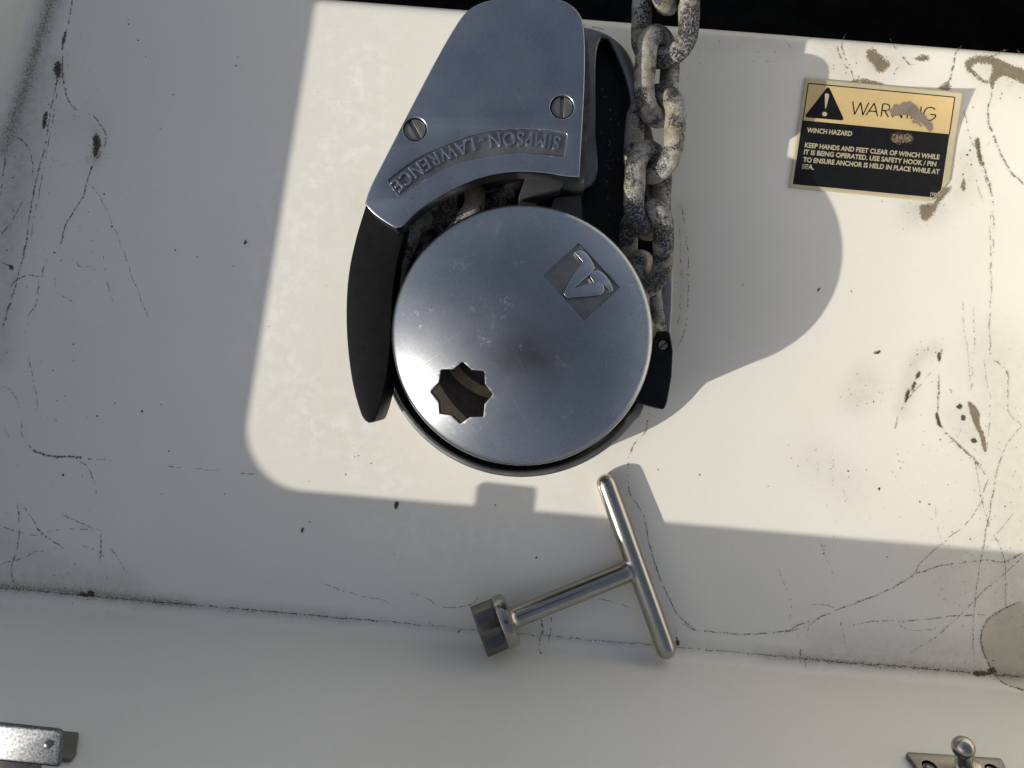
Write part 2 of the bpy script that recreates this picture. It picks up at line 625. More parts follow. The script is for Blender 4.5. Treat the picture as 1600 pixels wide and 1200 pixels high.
def field(px, py, strokes):
    v = np.zeros_like(px)
    for pts, w, s in strokes:
        d2 = np.full_like(px, 1e18)
        for (x0, y0), (x1, y1) in zip(pts, pts[1:]):
            dx, dy = x1 - x0, y1 - y0
            L = dx * dx + dy * dy + 1e-9
            t = np.clip(((px - x0) * dx + (py - y0) * dy) / L, 0, 1)
            d2 = np.minimum(d2, (px - x0 - t * dx) ** 2 + (py - y0 - t * dy) ** 2)
        v = np.maximum(v, s * np.exp(-d2 / (w * w)))
    return v
def paint(me):
    n = len(me.vertices)
    co = np.empty(n * 3); me.vertices.foreach_get("co", co); co = co.reshape(-1, 3)
    px = 800 + co[:, 0] * FPX / CAM_H; py = 600 - co[:, 1] * FPX / CAM_H
    fade = np.clip(1 - np.maximum(co[:, 2], 0) / 0.012, 0, 1) * (co[:, 2] > -0.02)
    for name, st in (('grime', GRIME), ('scuff', SCUFF)):
        a = me.attributes.new(name, 'FLOAT', 'POINT')
        a.data.foreach_set('value', (field(px, py, st) * fade).astype(np.float32))

# shelf: grid along the front edge, rounded over it into the dark locker
rows = [(-0.335 + 0.0022 * i, 0.0) for i in range(150)]
rows = [r for r in rows if r[0] < -0.006]
ER = 0.0055
for a in range(0, 91, 10):
    rows.append((-ER + ER * math.sin(math.radians(a)), -ER + ER * math.cos(math.radians(a))))
rows += [(0.0, -0.03), (-0.002, -0.12), (-0.004, -0.40)]
us = np.linspace(-0.50, 0.42, 400)
EC = E0.lerp(E1, 0.3)
verts = []
for v, z in rows:
    for u in us:
        p = EC + e1 * float(u) + e2 * v
        verts.append((p.x, p.y, z))
nu = len(us)
faces = [(r * nu + c, r * nu + c + 1, (r + 1) * nu + c + 1, (r + 1) * nu + c) for r in range(len(rows) - 1) for c in range(nu - 1)]
shelf = pydata("locker_shelf", verts, faces, GEL, smooth=True)
paint(shelf.data)
shelf['kind'] = 'structure'

# walls: cove, slanted wall, rounded deck edge, deck
verts, faces = [], []
loops = [[(p.x - n.x * 0.004, p.y - n.y * 0.004, 0.00004) for p, n in zip(F_pts, F_nor)]]
ncv = 9
for i in range(ncv + 1):
    a = math.radians(78) * i / ncv
    loops.append([(p.x + n.x * FR * math.sin(a), p.y + n.y * FR * math.sin(a), FR * (1 - math.cos(a)) + 0.00004) for p, n in zip(F_pts, F_nor)])
top = loops[-1]
tops = [(p.x, p.y, H - 0.004) for p in R_pts]
for i in range(1, 9):
    t = i / 8
    loops.append([tuple(a + (b - a) * t for a, b in zip(p, q)) for p, q in zip(top, tops)])
nwall = len(loops)
for o_, z in ((0.0003, H - 0.0025), (0.0012, H - 0.0011), (0.0025, H - 0.0003), (0.004, H)):
    loops.append([(p.x + n.x * o_, p.y + n.y * o_, z) for p, n in zip(R_pts, R_nor)])
npt = len(F_pts)
for lp in loops:
    verts += lp
def ring_faces(i0, i1):
    return [(r * npt + c, r * npt + (c + 1) % npt, (r + 1) * npt + (c + 1) % npt, (r + 1) * npt + c)
            for r in range(i0, i1) for c in range(npt)]
walls = pydata("locker_wall", verts, ring_faces(0, len(loops) - 1), GEL, smooth=True)
bm = bmesh.new(); bm.from_mesh(walls.data); bmesh.ops.recalc_face_normals(bm, faces=bm.faces)
# normals must look into the locker
bm.faces.ensure_lookup_table()
if bm.faces[0].normal.z < 0:
    bmesh.ops.reverse_faces(bm, faces=bm.faces)
bm.to_mesh(walls.data); bm.free()
shade(walls.data)
paint(walls.data)
walls['kind'] = 'structure'
dl = [loops[-1]]
for o_ in (0.03, 0.2, 0.9):
    dl.append([(p[0] + n.x * o_, p[1] + n.y * o_, H) for p, n in zip(loops[-1], R_nor)])
verts = [v for lp in dl for v in lp]
deck = pydata("deck", verts, ring_faces(0, len(dl) - 1), GEL, smooth=True)
deck['kind'] = 'structure'
# dark chain locker under and beyond the shelf
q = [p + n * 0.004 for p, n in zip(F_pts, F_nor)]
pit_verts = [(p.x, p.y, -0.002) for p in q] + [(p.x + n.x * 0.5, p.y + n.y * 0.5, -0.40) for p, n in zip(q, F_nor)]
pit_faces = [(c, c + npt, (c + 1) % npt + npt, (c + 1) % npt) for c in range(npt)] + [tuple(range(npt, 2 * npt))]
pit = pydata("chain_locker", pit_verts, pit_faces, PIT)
pit['kind'] = 'structure'

# ------------------------------------------------------------------ windlass
WC = W(815, 522, 0.0)
wind = empty("windlass", (WC[0], WC[1], 0.0), "polished alloy windlass with round cap beside the anchor chain", "windlass")
def part(o, parent=None):
    return adopt(o, parent or wind)
def subpart(o, parent):
    o.parent = parent          # parts of the windlass are modelled in place, so their own matrix is the identity
    return o
CX, CY = W2(816, 523, 0.053)        # axis of the cap
CR = 205 * (CAM_H - 0.053) / FPX

ZB = 0.019
def circ(cx, cy, r, a0, a1, n):
    return [(cx + r * math.cos(math.radians(a0 + (a1 - a0) * k / n)), cy + r * math.sin(math.radians(a0 + (a1 - a0) * k / n))) for k in range(n + 1)]
BX, BY = W2(815, 522, ZB)
BR = 224 * (CAM_H - ZB) / FPX
outer = circ(BX, BY, BR, 160, 322, 60)
outer += [tuple(p) for p in catmull([W2(x, y, ZB) for x, y in
          [(1002, 650), (1040, 560), (1050, 500), (1052, 420), (1048, 340), (1036, 270), (1020, 200), (1004, 140), (988, 92), (966, 64), (936, 47), (900, 40), (820, 36), (740, 40), (690, 90), (640, 200), (605, 330)]], 5)]
inner = circ(BX, BY, BR - 0.0031, 150, 318, 60)
inner += [tuple(p) for p in catmull([W2(x, y, ZB) for x, y in
          [(1003, 610), (1020, 560), (1032, 480), (1034, 400), (1022, 330), (996, 285), (984, 240), (986, 190), (981, 140), (966, 95), (950, 62), (936, 66), (931, 110), (931, 200), (925, 290), (820, 300), (700, 310), (640, 350)]], 5)]
part(plate("base_rim", outer, 0.0, ZB, 0.0014, ALLOY_DULL, holes=[inner]))
part(plate("base_floor", [(BX + (p[0] - BX) * 0.985, BY + (p[1] - BY) * 0.985) for p in outer], 0.0005, 0.0065, 0, DARKMETAL))

# gypsy below the cap
part(lathe("chain_wheel", [(0, 0.006), (0.043, 0.006), (0.050, 0.012), (0.052, 0.019), (0.044, 0.026), (0.041, 0.030), (0.045, 0.036), (0.0485, 0.0405), (0.046, 0.0415), (0.0, 0.0415)], CX, CY, 96, DARKMETAL))
# curved rib seen through the star hole
hub_rib = []
RUST = mat_simple("rusty_bore", (0.055, 0.043, 0.038), 0.75, 0.0, 0.45, 500, 0.4)
hx, hy = W2(790, 520, 0.045)
o = plate("hub_ring", circ(hx, hy, 0.0265, 0, 360, 60)[:-1], 0.0405, 0.0455, 0.0006, mat_simple("worn_bronze", (0.16, 0.125, 0.075), 0.45, 0.6, 0.3, 400), holes=[circ(hx, hy, 0.0222, 0, 360, 60)[:-1]])
part(o)
o = plate("bore_floor", circ(CX, CY, 0.0430, 0, 360, 60)[:-1], 0.0400, 0.0425, 0.0, RUST)
part(o)

# cap: shallow dome
ZR = 0.0530
SAG = 0.0115
RD = 0.0485
RS = (RD * RD + SAG * SAG) / (2 * SAG)
def dome(x, y):
    r2 = (x - CX) ** 2 + (y - CY) ** 2
    return math.sqrt(max(RS * RS - r2, 0)) - (RS - SAG) + ZR + 0.0006
prof = [(0, 0.0485), (0.040, 0.0478), (0.0465, 0.0478), (0.0488, 0.0484), (CR - 0.0001, 0.0500), (CR, 0.0515), (CR - 0.0004, 0.0528), (RD + 0.0001, dome(CX + RD, CY) )]
for i in range(1, 41):
    r = RD * (1 - i / 40)
    prof.append((r, dome(CX + r, CY)))
cap = lathe("cap", prof, CX, CY, 180, ALLOY, None, 40)
# star key hole
star = []
for i, (x, y) in enumerate([(724, 565), (758, 580), (771, 616), (756, 651), (719, 663), (686, 647), (672, 612), (690, 577)]):
    star.append(Vector(W2(x, y, 0.0575)))
sc_ = sum(star, Vector((0, 0))) / 8
star_pts = []
for i in range(8):
    a, b = star[i], star[(i + 1) % 8]
    mid = ((a - sc_) + (b - sc_))
    mid = mid.normalized() * ((a - sc_).length + (b - sc_).length) / 2 * 0.80
    star_pts += [a, sc_ + mid]
star_pts = round_poly(star_pts, [0.0007, 0.0004] * 8, 3)
cut(cap, plate("cutter", star_pts, 0.040, 0.075, 0, None), 30)
# recessed lozenge with the raised monogram
def lg(X, Y):
    return (820 + X / 7.5, 360 + Y / 7.5)
def on_dome(px, py):
    z = 0.058
    for _ in range(3):
        x, y = W2(px, py, z)
        z = dome(x, y)
    return (x, y)
loz = round_poly([on_dome(*lg(*p)) for p in [(212, 530), (630, 145), (1112, 672), (690, 1065)]], 0.0009, 4)
cutter = plate("cutter", loz, 0.0, 0.010, 0, None)
for v in cutter.data.vertices:
    v.co.z = dome(v.co.x, v.co.y) - 0.0010 + (0.004 if v.co.z > 0.005 else 0.0)
cut(cap, cutter, 30)
# soften the cut edges
md = cap.modifiers.new("edge", 'BEVEL'); md.width = 0.00022; md.segments = 2; md.limit_method = 'ANGLE'; md.angle_limit = math.radians(35)
bake(cap, 40)
part(cap)
mono = [(580, 255), (605, 240), (640, 232), (700, 250), (740, 285), (765, 320), (795, 370), (812, 410), (817, 445), (800, 470), (762, 512), (660, 600), (560, 690),
        (690, 640), (805, 605), (785, 570), (765, 545), (765, 515), (800, 478), (850, 465), (900, 485), (940, 518), (985, 575), (1015, 630), (1033, 680), (1035, 716), (1003, 716),
        (960, 668), (925, 630), (868, 584), (905, 615), (926, 645), (934, 685), (925, 718), (900, 745), (875, 757), (740, 770), (490, 790), (455, 738), (520, 600), (600, 480), (680, 365)]
mono2 = [on_dome(*lg(*p)) for p in mono]
em = plate("monogram", mono2, 0.0, 0.0011, 0.00022, ALLOY_FLAT, None, (), 2, 40)
for v in em.data.vertices:
    v.co.z = dome(v.co.x, v.co.y) - 0.00125 + v.co.z
em.data.update()
subpart(em, cap)
losf = plate("recess_floor", [(Vector(p) - Vector(on_dome(908, 441))) * 0.985 + Vector(on_dome(908, 441)) for p in loz], 0.0, 0.0003, 0, mat_alloy("matt_recess_alloy", (0.20, 0.195, 0.182), (0.30, 0.29, 0.27), 0.42, spots=False))
for v in losf.data.vertices:
    v.co.z = dome(v.co.x, v.co.y) - 0.00115 + (v.co.z > 0.0001) * 0.0002
subpart(losf, cap)

# fairing plate over the chain pipe
ZF = 0.0570
FZ0 = 0.0465
f_left = catmull([W2(x, y, ZF) for x, y in [(570, 318), (579, 292), (602, 246), (640, 172), (682, 92), (712, 40), (730, 17), (752, 4), (780, -2), (830, -4), (870, -2), (893, 8), (908, 26), (913, 52), (914, 100), (912, 160), (908, 230)]], 4)
f_arc = catmull([W2(x, y, ZF) for x, y in [(905, 277), (880, 275), (850, 270), (815, 268), (785, 270), (750, 278), (715, 292), (680, 311), (650, 332), (626, 357)]], 5)
f_bl = catmull([W2(x, y, ZF) for x, y in [(618, 357), (600, 346), (584, 334), (572, 322)]], 3)
f_out = [tuple(p) for p in f_left[:-1]] + [W2(905, 276, ZF)] + [tuple(p) for p in f_arc[1:-1]] + [tuple(p) for p in f_bl[:-1]]
def hole_px(x, y, r):
    cx, cy = W2(x, y, ZF)
    return circ(cx, cy, r * (CAM_H - ZF) / FPX, 0, 360, 36)[:-1]
band_up = catmull([W2(x, y, ZF) for x, y in [(605, 282), (630, 262), (657, 245), (701, 225), (754, 207), (803, 202), (850, 203), (886, 209)]], 4)
band_lo = catmull([W2(x, y, ZF) for x, y in [(881, 245), (842, 241), (801, 240), (745, 248), (700, 261), (664, 280), (624, 307)]], 4)
band = round_poly([tuple(p) for p in band_up] + [tuple(p) for p in band_lo], [0.0009 if i in (0, len(band_up) - 1, len(band_up), len(band_up) + len(band_lo) - 1) else 0 for i in range(len(band_up) + len(band_lo))], 4)
fair = plate("fairing", f_out, FZ0, ZF, 0.0005, ALLOY_FLAT, None, [band, hole_px(648, 202, 18.5), hole_px(878, 167, 18.5)], 3, 50)
part(fair)
bc = sum((Vector(p) for p in band), Vector((0, 0))) / len(band)
up2 = catmull([W2(x, y, ZF) for x, y in [(600, 281), (628, 258), (655, 241), (700, 221), (754, 203), (803, 198), (850, 199), (891, 205)]], 4)
lo2 = catmull([W2(x, y, ZF) for x, y in [(884, 250), (842, 246), (801, 245), (745, 253), (702, 266), (667, 285), (624, 313)]], 4)
panel = plate("name_panel", [tuple(p) for p in up2] + [tuple(p) for p in lo2], FZ0 + 0.0012, ZF - 0.00095, 0, ALLOY_DULL)
subpart(panel, fair)
# raised name, read from the other side, bent along the band
co, fc = text_mesh("SIMPSON - LAWRENCE", 0.02, 0.0, 0.022, 1.08)
def circ3(a, b, c):
    ax, ay = a; bx, by = b; cx, cy = c
    d = 2 * (ax * (by - cy) + bx * (cy - ay) + cx * (ay - by))
    ux = ((ax * ax + ay * ay) * (by - cy) + (bx * bx + by * by) * (cy - ay) + (cx * cx + cy * cy) * (ay - by)) / d
    uy = ((ax * ax + ay * ay) * (cx - bx) + (bx * bx + by * by) * (ax - cx) + (cx * cx + cy * cy) * (bx - ax)) / d
    return ux, uy, math.hypot(ax - ux, ay - uy)
# baseline of the letters is their upper side in the picture
kx, ky, kr = circ3((876, 214), (757, 211), (612, 284))
x0, x1 = co[:, 0].min(), co[:, 0].max()
cap_h = co[:, 1].max()
aS = math.atan2(214 - ky, 877 - kx); aE = math.atan2(286 - ky, 610 - kx)
hgt = 21.5
vs = []
zc = co[:, 2]
for x, y, z in co:
    t = (x - x0) / (x1 - x0)
    a = aS + (aE - aS) * t
    r = kr - (y / cap_h) * hgt
    p = W2(kx + r * math.cos(a), ky + r * math.sin(a), ZF)
    vs.append((p[0], p[1], ZF - 0.00045 + z * 0.017))
let = pydata("lettering", vs, fc, ALLOY_FLAT)
bm = bmesh.new(); bm.from_mesh(let.data); bmesh.ops.recalc_face_normals(bm, faces=bm.faces); bm.to_mesh(let.data); bm.free()
subpart(let, fair)

def slot_screw(name, px, py, z, rpx, ang, mat, slot=0.17):
    cx, cy = W2(px, py, z)
    r = rpx * (CAM_H - z) / FPX
    obs = []
    for s in (1, -1):
        ring = []
        a_s = math.asin(slot)
        for k_ in range(25):
            a = a_s + (math.pi - 2 * a_s) * k_ / 24
            ring.append((r * math.cos(a), s * r * math.sin(a)))
        ca, sa = math.cos(ang), math.sin(ang)
        ring = [(cx + x * ca - y * sa, cy + x * sa + y * ca) for x, y in ring]
        obs.append(plate("half", ring, z - 0.0022, z, 0.0002, None))
    obs.append(plate("disc", circ(cx, cy, r * 0.97, 0, 360, 32)[:-1], z - 0.003, z - 0.0013, 0, None))
    return join_meshes(name, obs, mat, None, 40)
subpart(slot_screw("screw", 648, 203, ZF - 0.0012, 16.6, math.radians(-60), SCREW), fair)
subpart(slot_screw("screw", 878, 168, ZF - 0.0012, 16.6, math.radians(88), SCREW), fair)

# housing under the fairing
zh = 0.036
house = round_poly([W2(x, y, zh) for x, y in [(700, 60), (740, 30), (880, 26), (912, 36), (920, 70), (923, 140), (922, 205), (916, 222), (914, 300), (880, 296), (846, 292), (830, 270), (760, 278), (690, 250), (640, 260), (630, 220)]], 0.002, 3)
part(plate("housing", house, 0.006, zh, 0.0008, TANCAST))
part(plate("chain_pipe_cover", round_poly([W2(x, y, 0.046) for x, y in [(610, 322), (655, 200), (715, 90), (886, 70), (890, 236), (780, 250), (690, 288), (634, 336)]], 0.002, 3), 0.034, FZ0 + 0.0004, 0.0, DARKMETAL))
part(plate("stripper_finger", round_poly([W2(x, y, 0.040) for x, y in [(826, 262), (818, 286), (808, 314), (842, 308), (872, 300), (884, 285), (882, 264)]], 0.0012, 3), 0.026, 0.041, 0.0006, GREYPLASTIC))
part(plate("inner_guide", round_poly([W2(x, y, 0.034) for x, y in [(866, 308), (908, 304), (912, 360), (850, 360)]], 0.0012, 3), 0.012, 0.034, 0.0006, GREYPLASTIC))

FLAKE = mat_simple("grey_flaked_paint", (0.16, 0.15, 0.13), 0.8, 0.0, 0.5, 900, 0.3)
V, Fc = [], []
fr_ = random.Random(5)
for cx_, cy_, n_, sp_ in [(945, 142, 3, 2.5), (946, 150, 3, 2.5), (944, 163, 3, 3), (950, 178, 5, 5), (949, 200, 9, 7), (941, 206, 3, 2), (951, 222, 8, 6), (955, 236, 6, 5), (957, 250, 6, 5), (953, 262, 4, 4), (944, 290, 3, 5), (950, 310, 4, 6), (962, 330, 4, 6)]:
    for _ in range(n_):
        px_, py_ = cx_ + fr_.gauss(0, sp_), cy_ + fr_.gauss(0, sp_)
        r_ = fr_.uniform(0.8, 2.4); i0 = len(V)
        for j in range(6):
            a_ = math.pi * j / 3 + fr_.uniform(-.3, .3); q_ = r_ * fr_.uniform(.6, 1.3)
            V.append(W(px_ + q_ * math.cos(a_), py_ + q_ * math.sin(a_), 0.0067))
        V.append(W(px_, py_, 0.0070))
        Fc += [(i0 + j, i0 + 6, i0 + (j + 1) % 6) for j in range(6)]
fl = part(pydata("paint_flakes", V, Fc, FLAKE))
fl['kind'] = 'stuff'

# left guard arm
za = 0.046
arm = catmull([W2(x, y, za) for x, y in [(571, 322), (556, 372), (545, 425), (541, 480), (543, 540), (551, 600), (563, 644), (570, 657)]], 5) + \
      catmull([W2(x, y, za) for x, y in [(576, 661), (586, 656), (597, 622), (606, 575), (611, 520), (613, 470), (619, 420), (628, 380), (634, 352)]], 5) + [Vector(W2(620, 300, za)), Vector(W2(590, 290, za))]
part(plate("guard_arm", [tuple(p) for p in arm], 0.020, za, 0.0006, PLASTIC, bres=2))
# right pawl with its screw
zp = 0.031
pawl_pts = round_poly([W2(x, y, zp) for x, y in [(1024, 518), (1047, 516), (1052, 548), (1050, 588), (1043, 628), (1038, 641), (1003, 631), (962, 600), (985, 560), (1012, 540)]], [0.002, 0.0022, 0.006, 0.006, 0.004, 0.0018, 0.001, 0.001, 0.001, 0.003], 4)
pw = part(plate("pawl", pawl_pts, 0.013, zp, 0.0009, PLASTIC, holes=[circ(*W2(1036, 539, zp), 0.0024, 0, 360, 24)[:-1]]))
subpart(slot_screw("screw", 1036, 539, zp - 0.0005, 7.6, math.radians(35), SCREW, 0.2), pw)

# ------------------------------------------------------------------ anchor chain
def link_data(name, pitch=0.0238, rod=0.0042, half=0.0097):
    """One welded link along local Y, legs at local +-X."""
    straight = (pitch + 2 * rod + 2 * rod) / 2 - (half + rod)     # half of the straight leg
    straight = max(straight, 0.001)
    path = []
    for k_ in range(5):
        path.append((half, -straight + 2 * straight * k_ / 4))
    for k_ in range(1, 12):
        a = math.pi * k_ / 12
        path.append((half * math.cos(a), straight + half * math.sin(a)))
    for k_ in range(5):
        path.append((-half, straight - 2 * straight * k_ / 4))
    for k_ in range(1, 12):
        a = math.pi + math.pi * k_ / 12
        path.append((half * math.cos(a), -straight + half * math.sin(a)))
    m = len(path)
    nr = 16
    vs, fs = [], []
    for i, (x, y) in enumerate(path):
        xa, ya = path[i - 1]; xb, yb = path[(i + 1) % m]
        t = Vector((xb - xa, yb - ya, 0)).normalized()
        n_ = Vector((t.y, -t.x, 0))
        rr = rod * (1.0 + 0.06 * math.exp(-((i - 2.0) / 0.8) ** 2)) * (1 - 0.03 * math.cos(2 * math.pi * i / m * 2))
        for j in range(nr):
            a = 2 * math.pi * j / nr
            p = Vector((x, y, 0)) + n_ * rr * math.cos(a) + Vector((0, 0, 1)) * rr * math.sin(a)
            vs.append(tuple(p))
    for i in range(m):
        for j in range(nr):
            fs.append((i * nr + j, ((i + 1) % m) * nr + j, ((i + 1) % m) * nr + (j + 1) % nr, i * nr + (j + 1) % nr))
    me = bpy.data.meshes.new(name)
    me.from_pydata(vs, [], fs)
    bm_ = bmesh.new(); bm_.from_mesh(me); bmesh.ops.recalc_face_normals(bm_, faces=bm_.faces); bm_.to_mesh(me); bm_.free()
    shade(me)
    me.materials.append(CHAIN)
    return me
LINK = link_data("chain_link")
c0 = W(1036, 60, 0.031)
chain = empty("anchor_chain", c0, "mud stained galvanised anchor chain running past the windlass cap", "anchor chain")
def put_link(px, py, z, dpx, dpy, dz, roll):
    """Link centred on a photo pixel at height z, pointing along (dpx, dpy, dz), one leg raised by roll degrees."""
    p = Vector(W(px, py, z))
    y = Vector((dpx, -dpy, dz)).normalized()
    x = Vector((y.y, -y.x, 0)).normalized()      # to the right of travel
    zz = x.cross(y)
    r = math.radians(roll)
    xr = x * math.cos(r) + zz * math.sin(r)
    zr = xr.cross(y)
    M = Matrix((xr, y, zr)).transposed().to_4x4()
    M.translation = p
    o = bpy.data.objects.new("chain_link", LINK)
    COL.objects.link(o)
    o.parent = chain
    o.matrix_basis = Matrix.Translation(-Vector(c0)) @ M
    return o
# travel is towards the bow (up in the picture): raised leg on the right = +roll, on the left = 180-roll
put_link(1041, -60, 0.0385, 0.02, -1, 0.02, 180 - 62)
put_link(1039, 27, 0.0350, 0.02, -1, 0.04, 25)
put_link(1027, 120, 0.0325, 0.06, -1, 0.03, 180 - 50)
put_link(1022, 210, 0.0315, 0.06, -1, 0.02, 43)
put_link(1013, 298, 0.0305, 0.05, -1, 0.02, 180 - 46)
put_link(1008, 388, 0.0295, 0.02, -1, 0.02, 52)
put_link(1010, 466, 0.0245, -0.16, -1, 0.06, 180 - 60)
# where it leaves the wheel and goes under the fairing
put_link(660, 402, 0.0235, 0.42, -1, 0.0, 135)
put_link(700, 345, 0.0245, 0.60, -0.8, 0.05, 45)
put_link(752, 296, 0.0255, 0.75, -0.6, 0.0, 135)

# ------------------------------------------------------------------ loose key handle
def capsule_path(name, pts, r, n=24):
    """Round bar with round ends along pts."""
    P = [Vector(p) for p in pts]
    d = (P[-1] - P[0]).normalized()
    u = d.orthogonal().normalized(); w = d.cross(u)
    rings = []
    L = (P[-1] - P[0]).length
    prof_ = []
    for k_ in range(0, 7):
        a = math.pi / 2 * k_ / 6
        prof_.append((r * (1 - math.cos(a)), r * math.sin(a)))
    m_ = 30
    for k_ in range(1, m_):
        prof_.append((r + (L - 2 * r) * k_ / m_, r))
    for k_ in range(6, -1, -1):
        a = math.pi / 2 * k_ / 6
        prof_.append((L - r * (1 - math.cos(a)), r * math.sin(a)))
    vs, fs = [], []
    for s, rr in prof_:
        rr = max(rr, 1e-5)
        for j in range(n):
            a = 2 * math.pi * j / n
            vs.append(P[0] + d * s + u * rr * math.cos(a) + w * rr * math.sin(a))
    m2 = len(prof_)
    for i in range(m2 - 1):
        for j in range(n):
            fs.append((i * n + j, (i + 1) * n + j, (i + 1) * n + (j + 1) % n, i * n + (j + 1) % n))
    fs.append(tuple(range(n))); fs.append(tuple((m2 - 1) * n + j for j in range(n)))
    o = pydata(name, vs, fs)
    bm_ = bmesh.new(); bm_.from_mesh(o.data); bmesh.ops.recalc_face_normals(bm_, faces=bm_.faces); bm_.to_mesh(o.data); bm_.free()
    return o
hA = Vector(W(942, 741, 0.0041)); hB = Vector(W(1046, 1029, 0.0062))
hJ = Vector(W(991, 889, 0.0053))
hH = Vector(W(786, 972, 0.0128))
key = empty("key_handle", (hJ.x, hJ.y, 0.0), "loose stainless T shaped key handle lying on the shelf below the windlass", "windlass key")
bar = capsule_path("crossbar", [hA, hB], 0.0045)
stem_d = (hH - hJ).normalized()
stem = capsule_path("stem", [hJ, hH], 0.0047)
bd_ = (hB - hA).normalized()
hand = join_meshes("handle", [bar, stem])
md = hand.modifiers.new("remesh", 'REMESH'); md.mode = 'VOXEL'; md.voxel_size = 0.00042
md2 = hand.modifiers.new("smooth", 'SMOOTH'); md2.iterations = 44; md2.factor = 0.5
hand.data.materials.append(STEEL)
bake(hand)
shade(hand.data)
adopt(hand, key)

def axis_lathe(name, prof_, origin, d, n=64, star_=None, mat=None, sharp=30):
    u = Vector((0, 0, 1)).cross(d).normalized(); w = d.cross(u)
    vs, fs = [], []
    for s, r in prof_:
        for j in range(n):
            a = 2 * math.pi * j / n
            rr = r
            vs.append(origin + d * s + u * rr * math.cos(a) + w * rr * math.sin(a))
    m2 = len(prof_)
    for i in range(m2 - 1):
        for j in range(n):
            fs.append((i * n + j, (i + 1) * n + j, (i + 1) * n + (j + 1) % n, i * n + (j + 1) % n))
    fs.append(tuple(range(n))); fs.append(tuple((m2 - 1) * n + j for j in range(n)))
    o = pydata(name, vs, fs, mat)
    bm_ = bmesh.new(); bm_.from_mesh(o.data); bmesh.ops.recalc_face_normals(bm_, faces=bm_.faces); bm_.to_mesh(o.data); bm_.free()
    shade(o.data, sharp)
    return o
# collar disc
cd = stem_d
c_or = hH - cd * 0.0042
pr = [(-0.0022, 0.0045), (-0.0008, 0.0050), (0.0, 0.0058), (0.0002, 0.0104), (0.0007, 0.0112), (0.0016, 0.0116), (0.0046, 0.0116), (0.0055, 0.0112), (0.0059, 0.0104), (0.0059, 0.004)]
adopt(axis_lathe("collar", pr, c_or, cd, 64, None, STEEL), key)
# eight-sided star drive
u = Vector((0, 0, 1)).cross(cd).normalized(); w = cd.cross(u)
vs, fs = [], []
sr = 0.0112
sec = []
for i in range(16):
    a = math.radians(22.5 * i + 10)
    r = sr if i % 2 == 0 else sr * 0.74
    sec.append((r * math.cos(a), r * math.sin(a)))
for s, f in ((0.0055, 1), (0.0150, 1), (0.0154, 0.97)):
    for x, y in sec:
        vs.append(c_or + cd * s + u * x * f + w * y * f)
for i in range(2):
    for j in range(16):
        fs.append((i * 16 + j, (i + 1) * 16 + j, (i + 1) * 16 + (j + 1) % 16, i * 16 + (j + 1) % 16))
fs.append(tuple(range(16))); fs.append(tuple(32 + j for j in range(16)))
sd = pydata("star_drive", vs, fs, STEEL_ROUGH)
bm = bmesh.new(); bm.from_mesh(sd.data); bmesh.ops.recalc_face_normals(bm, faces=bm.faces); bm.to_mesh(sd.data); bm.free()
md = sd.modifiers.new("edge", 'BEVEL'); md.width = 0.00045; md.segments = 2; md.limit_method = 'ANGLE'; md.angle_limit = math.radians(15)
bake(sd, 50)
adopt(sd, key)

# ------------------------------------------------------------------ warning label
sTL = (1258, 121); sW = (247, 23.5); sH = (-25.5, 172)
SZ = 0.0006
def s_uv(px, py):
    a, b, c, d = sW[0], sH[0], sW[1], sH[1]
    x, y = px - sTL[0], py - sTL[1]
    det = a * d - b * c
    return ((x * d - b * y) / det, (a * y - c * x) / det)
def s_lift(u_, v_):
    """The upper right corner is peeling off the gelcoat."""
    d = (u_ - 1.0) * 1.0 - (v_ - 0.0) * 0.95 + 0.42
    return 0.0042 * max(d, 0) ** 1.6 / 0.42 ** 1.6
def s_pt(u_, v_, dz=0.0):
    px = sTL[0] + u_ * sW[0] + v_ * sH[0]; py = sTL[1] + u_ * sW[1] + v_ * sH[1]
    x, y = W2(px, py, 0.0)
    z = SZ + s_lift(u_, v_) + dz
    k_ = (CAM_H - z) / CAM_H
    return (x * k_, y * k_, z)
lab = empty("warning_label", W(1370, 215, 0), "black and cream winch hazard sticker peeling at its upper right corner", "warning sign")
def sheet(name, u0, v0, u1, v1, dz, mat, nu_=28, nv_=20, corner=None):
    vs, fs = [], []
    for j in range(nv_ + 1):
        for i in range(nu_ + 1):
            u_, v_ = u0 + (u1 - u0) * i / nu_, v0 + (v1 - v0) * j / nv_
            if corner:          # the lower right corner is torn off along a slanted line
                cu_, cv_ = corner
                ex_ = (u_ - cu_) / (1 - cu_) + (v_ - cv_) / (1 - cv_) - 1.0
                if ex_ > 0 and u_ > cu_ and v_ > cv_:
                    u_ -= ex_ * (1 - cu_) * 0.5; v_ -= ex_ * (1 - cv_) * 0.5
            vs.append(s_pt(u_, v_, dz))
    for j in range(nv_):
        for i in range(nu_):
            fs.append((j * (nu_ + 1) + i, (j + 1) * (nu_ + 1) + i, (j + 1) * (nu_ + 1) + i + 1, j * (nu_ + 1) + i + 1))
    o = pydata(name, vs, fs, mat, smooth=True)
    return adopt(o, lab)
base = sheet("backing", 0, 0, 1, 1, 0.0, CREAM, 90, 60, (0.905, 0.80))
md = base.modifiers.new("thick", 'SOLIDIFY'); md.thickness = 0.0004; md.offset = -1
bake(base)
gu0, gv0 = 0.026, 0.050
gu1, gv1 = 0.952, 0.384
sheet("gold_panel", gu0, gv0, gu1, gv1, 0.00006, GOLD, 30, 16)
sheet("black_panel", 0.022, 0.386, 0.953, 0.966, 0.00006, INK, 80, 40, (0.895, 0.79))
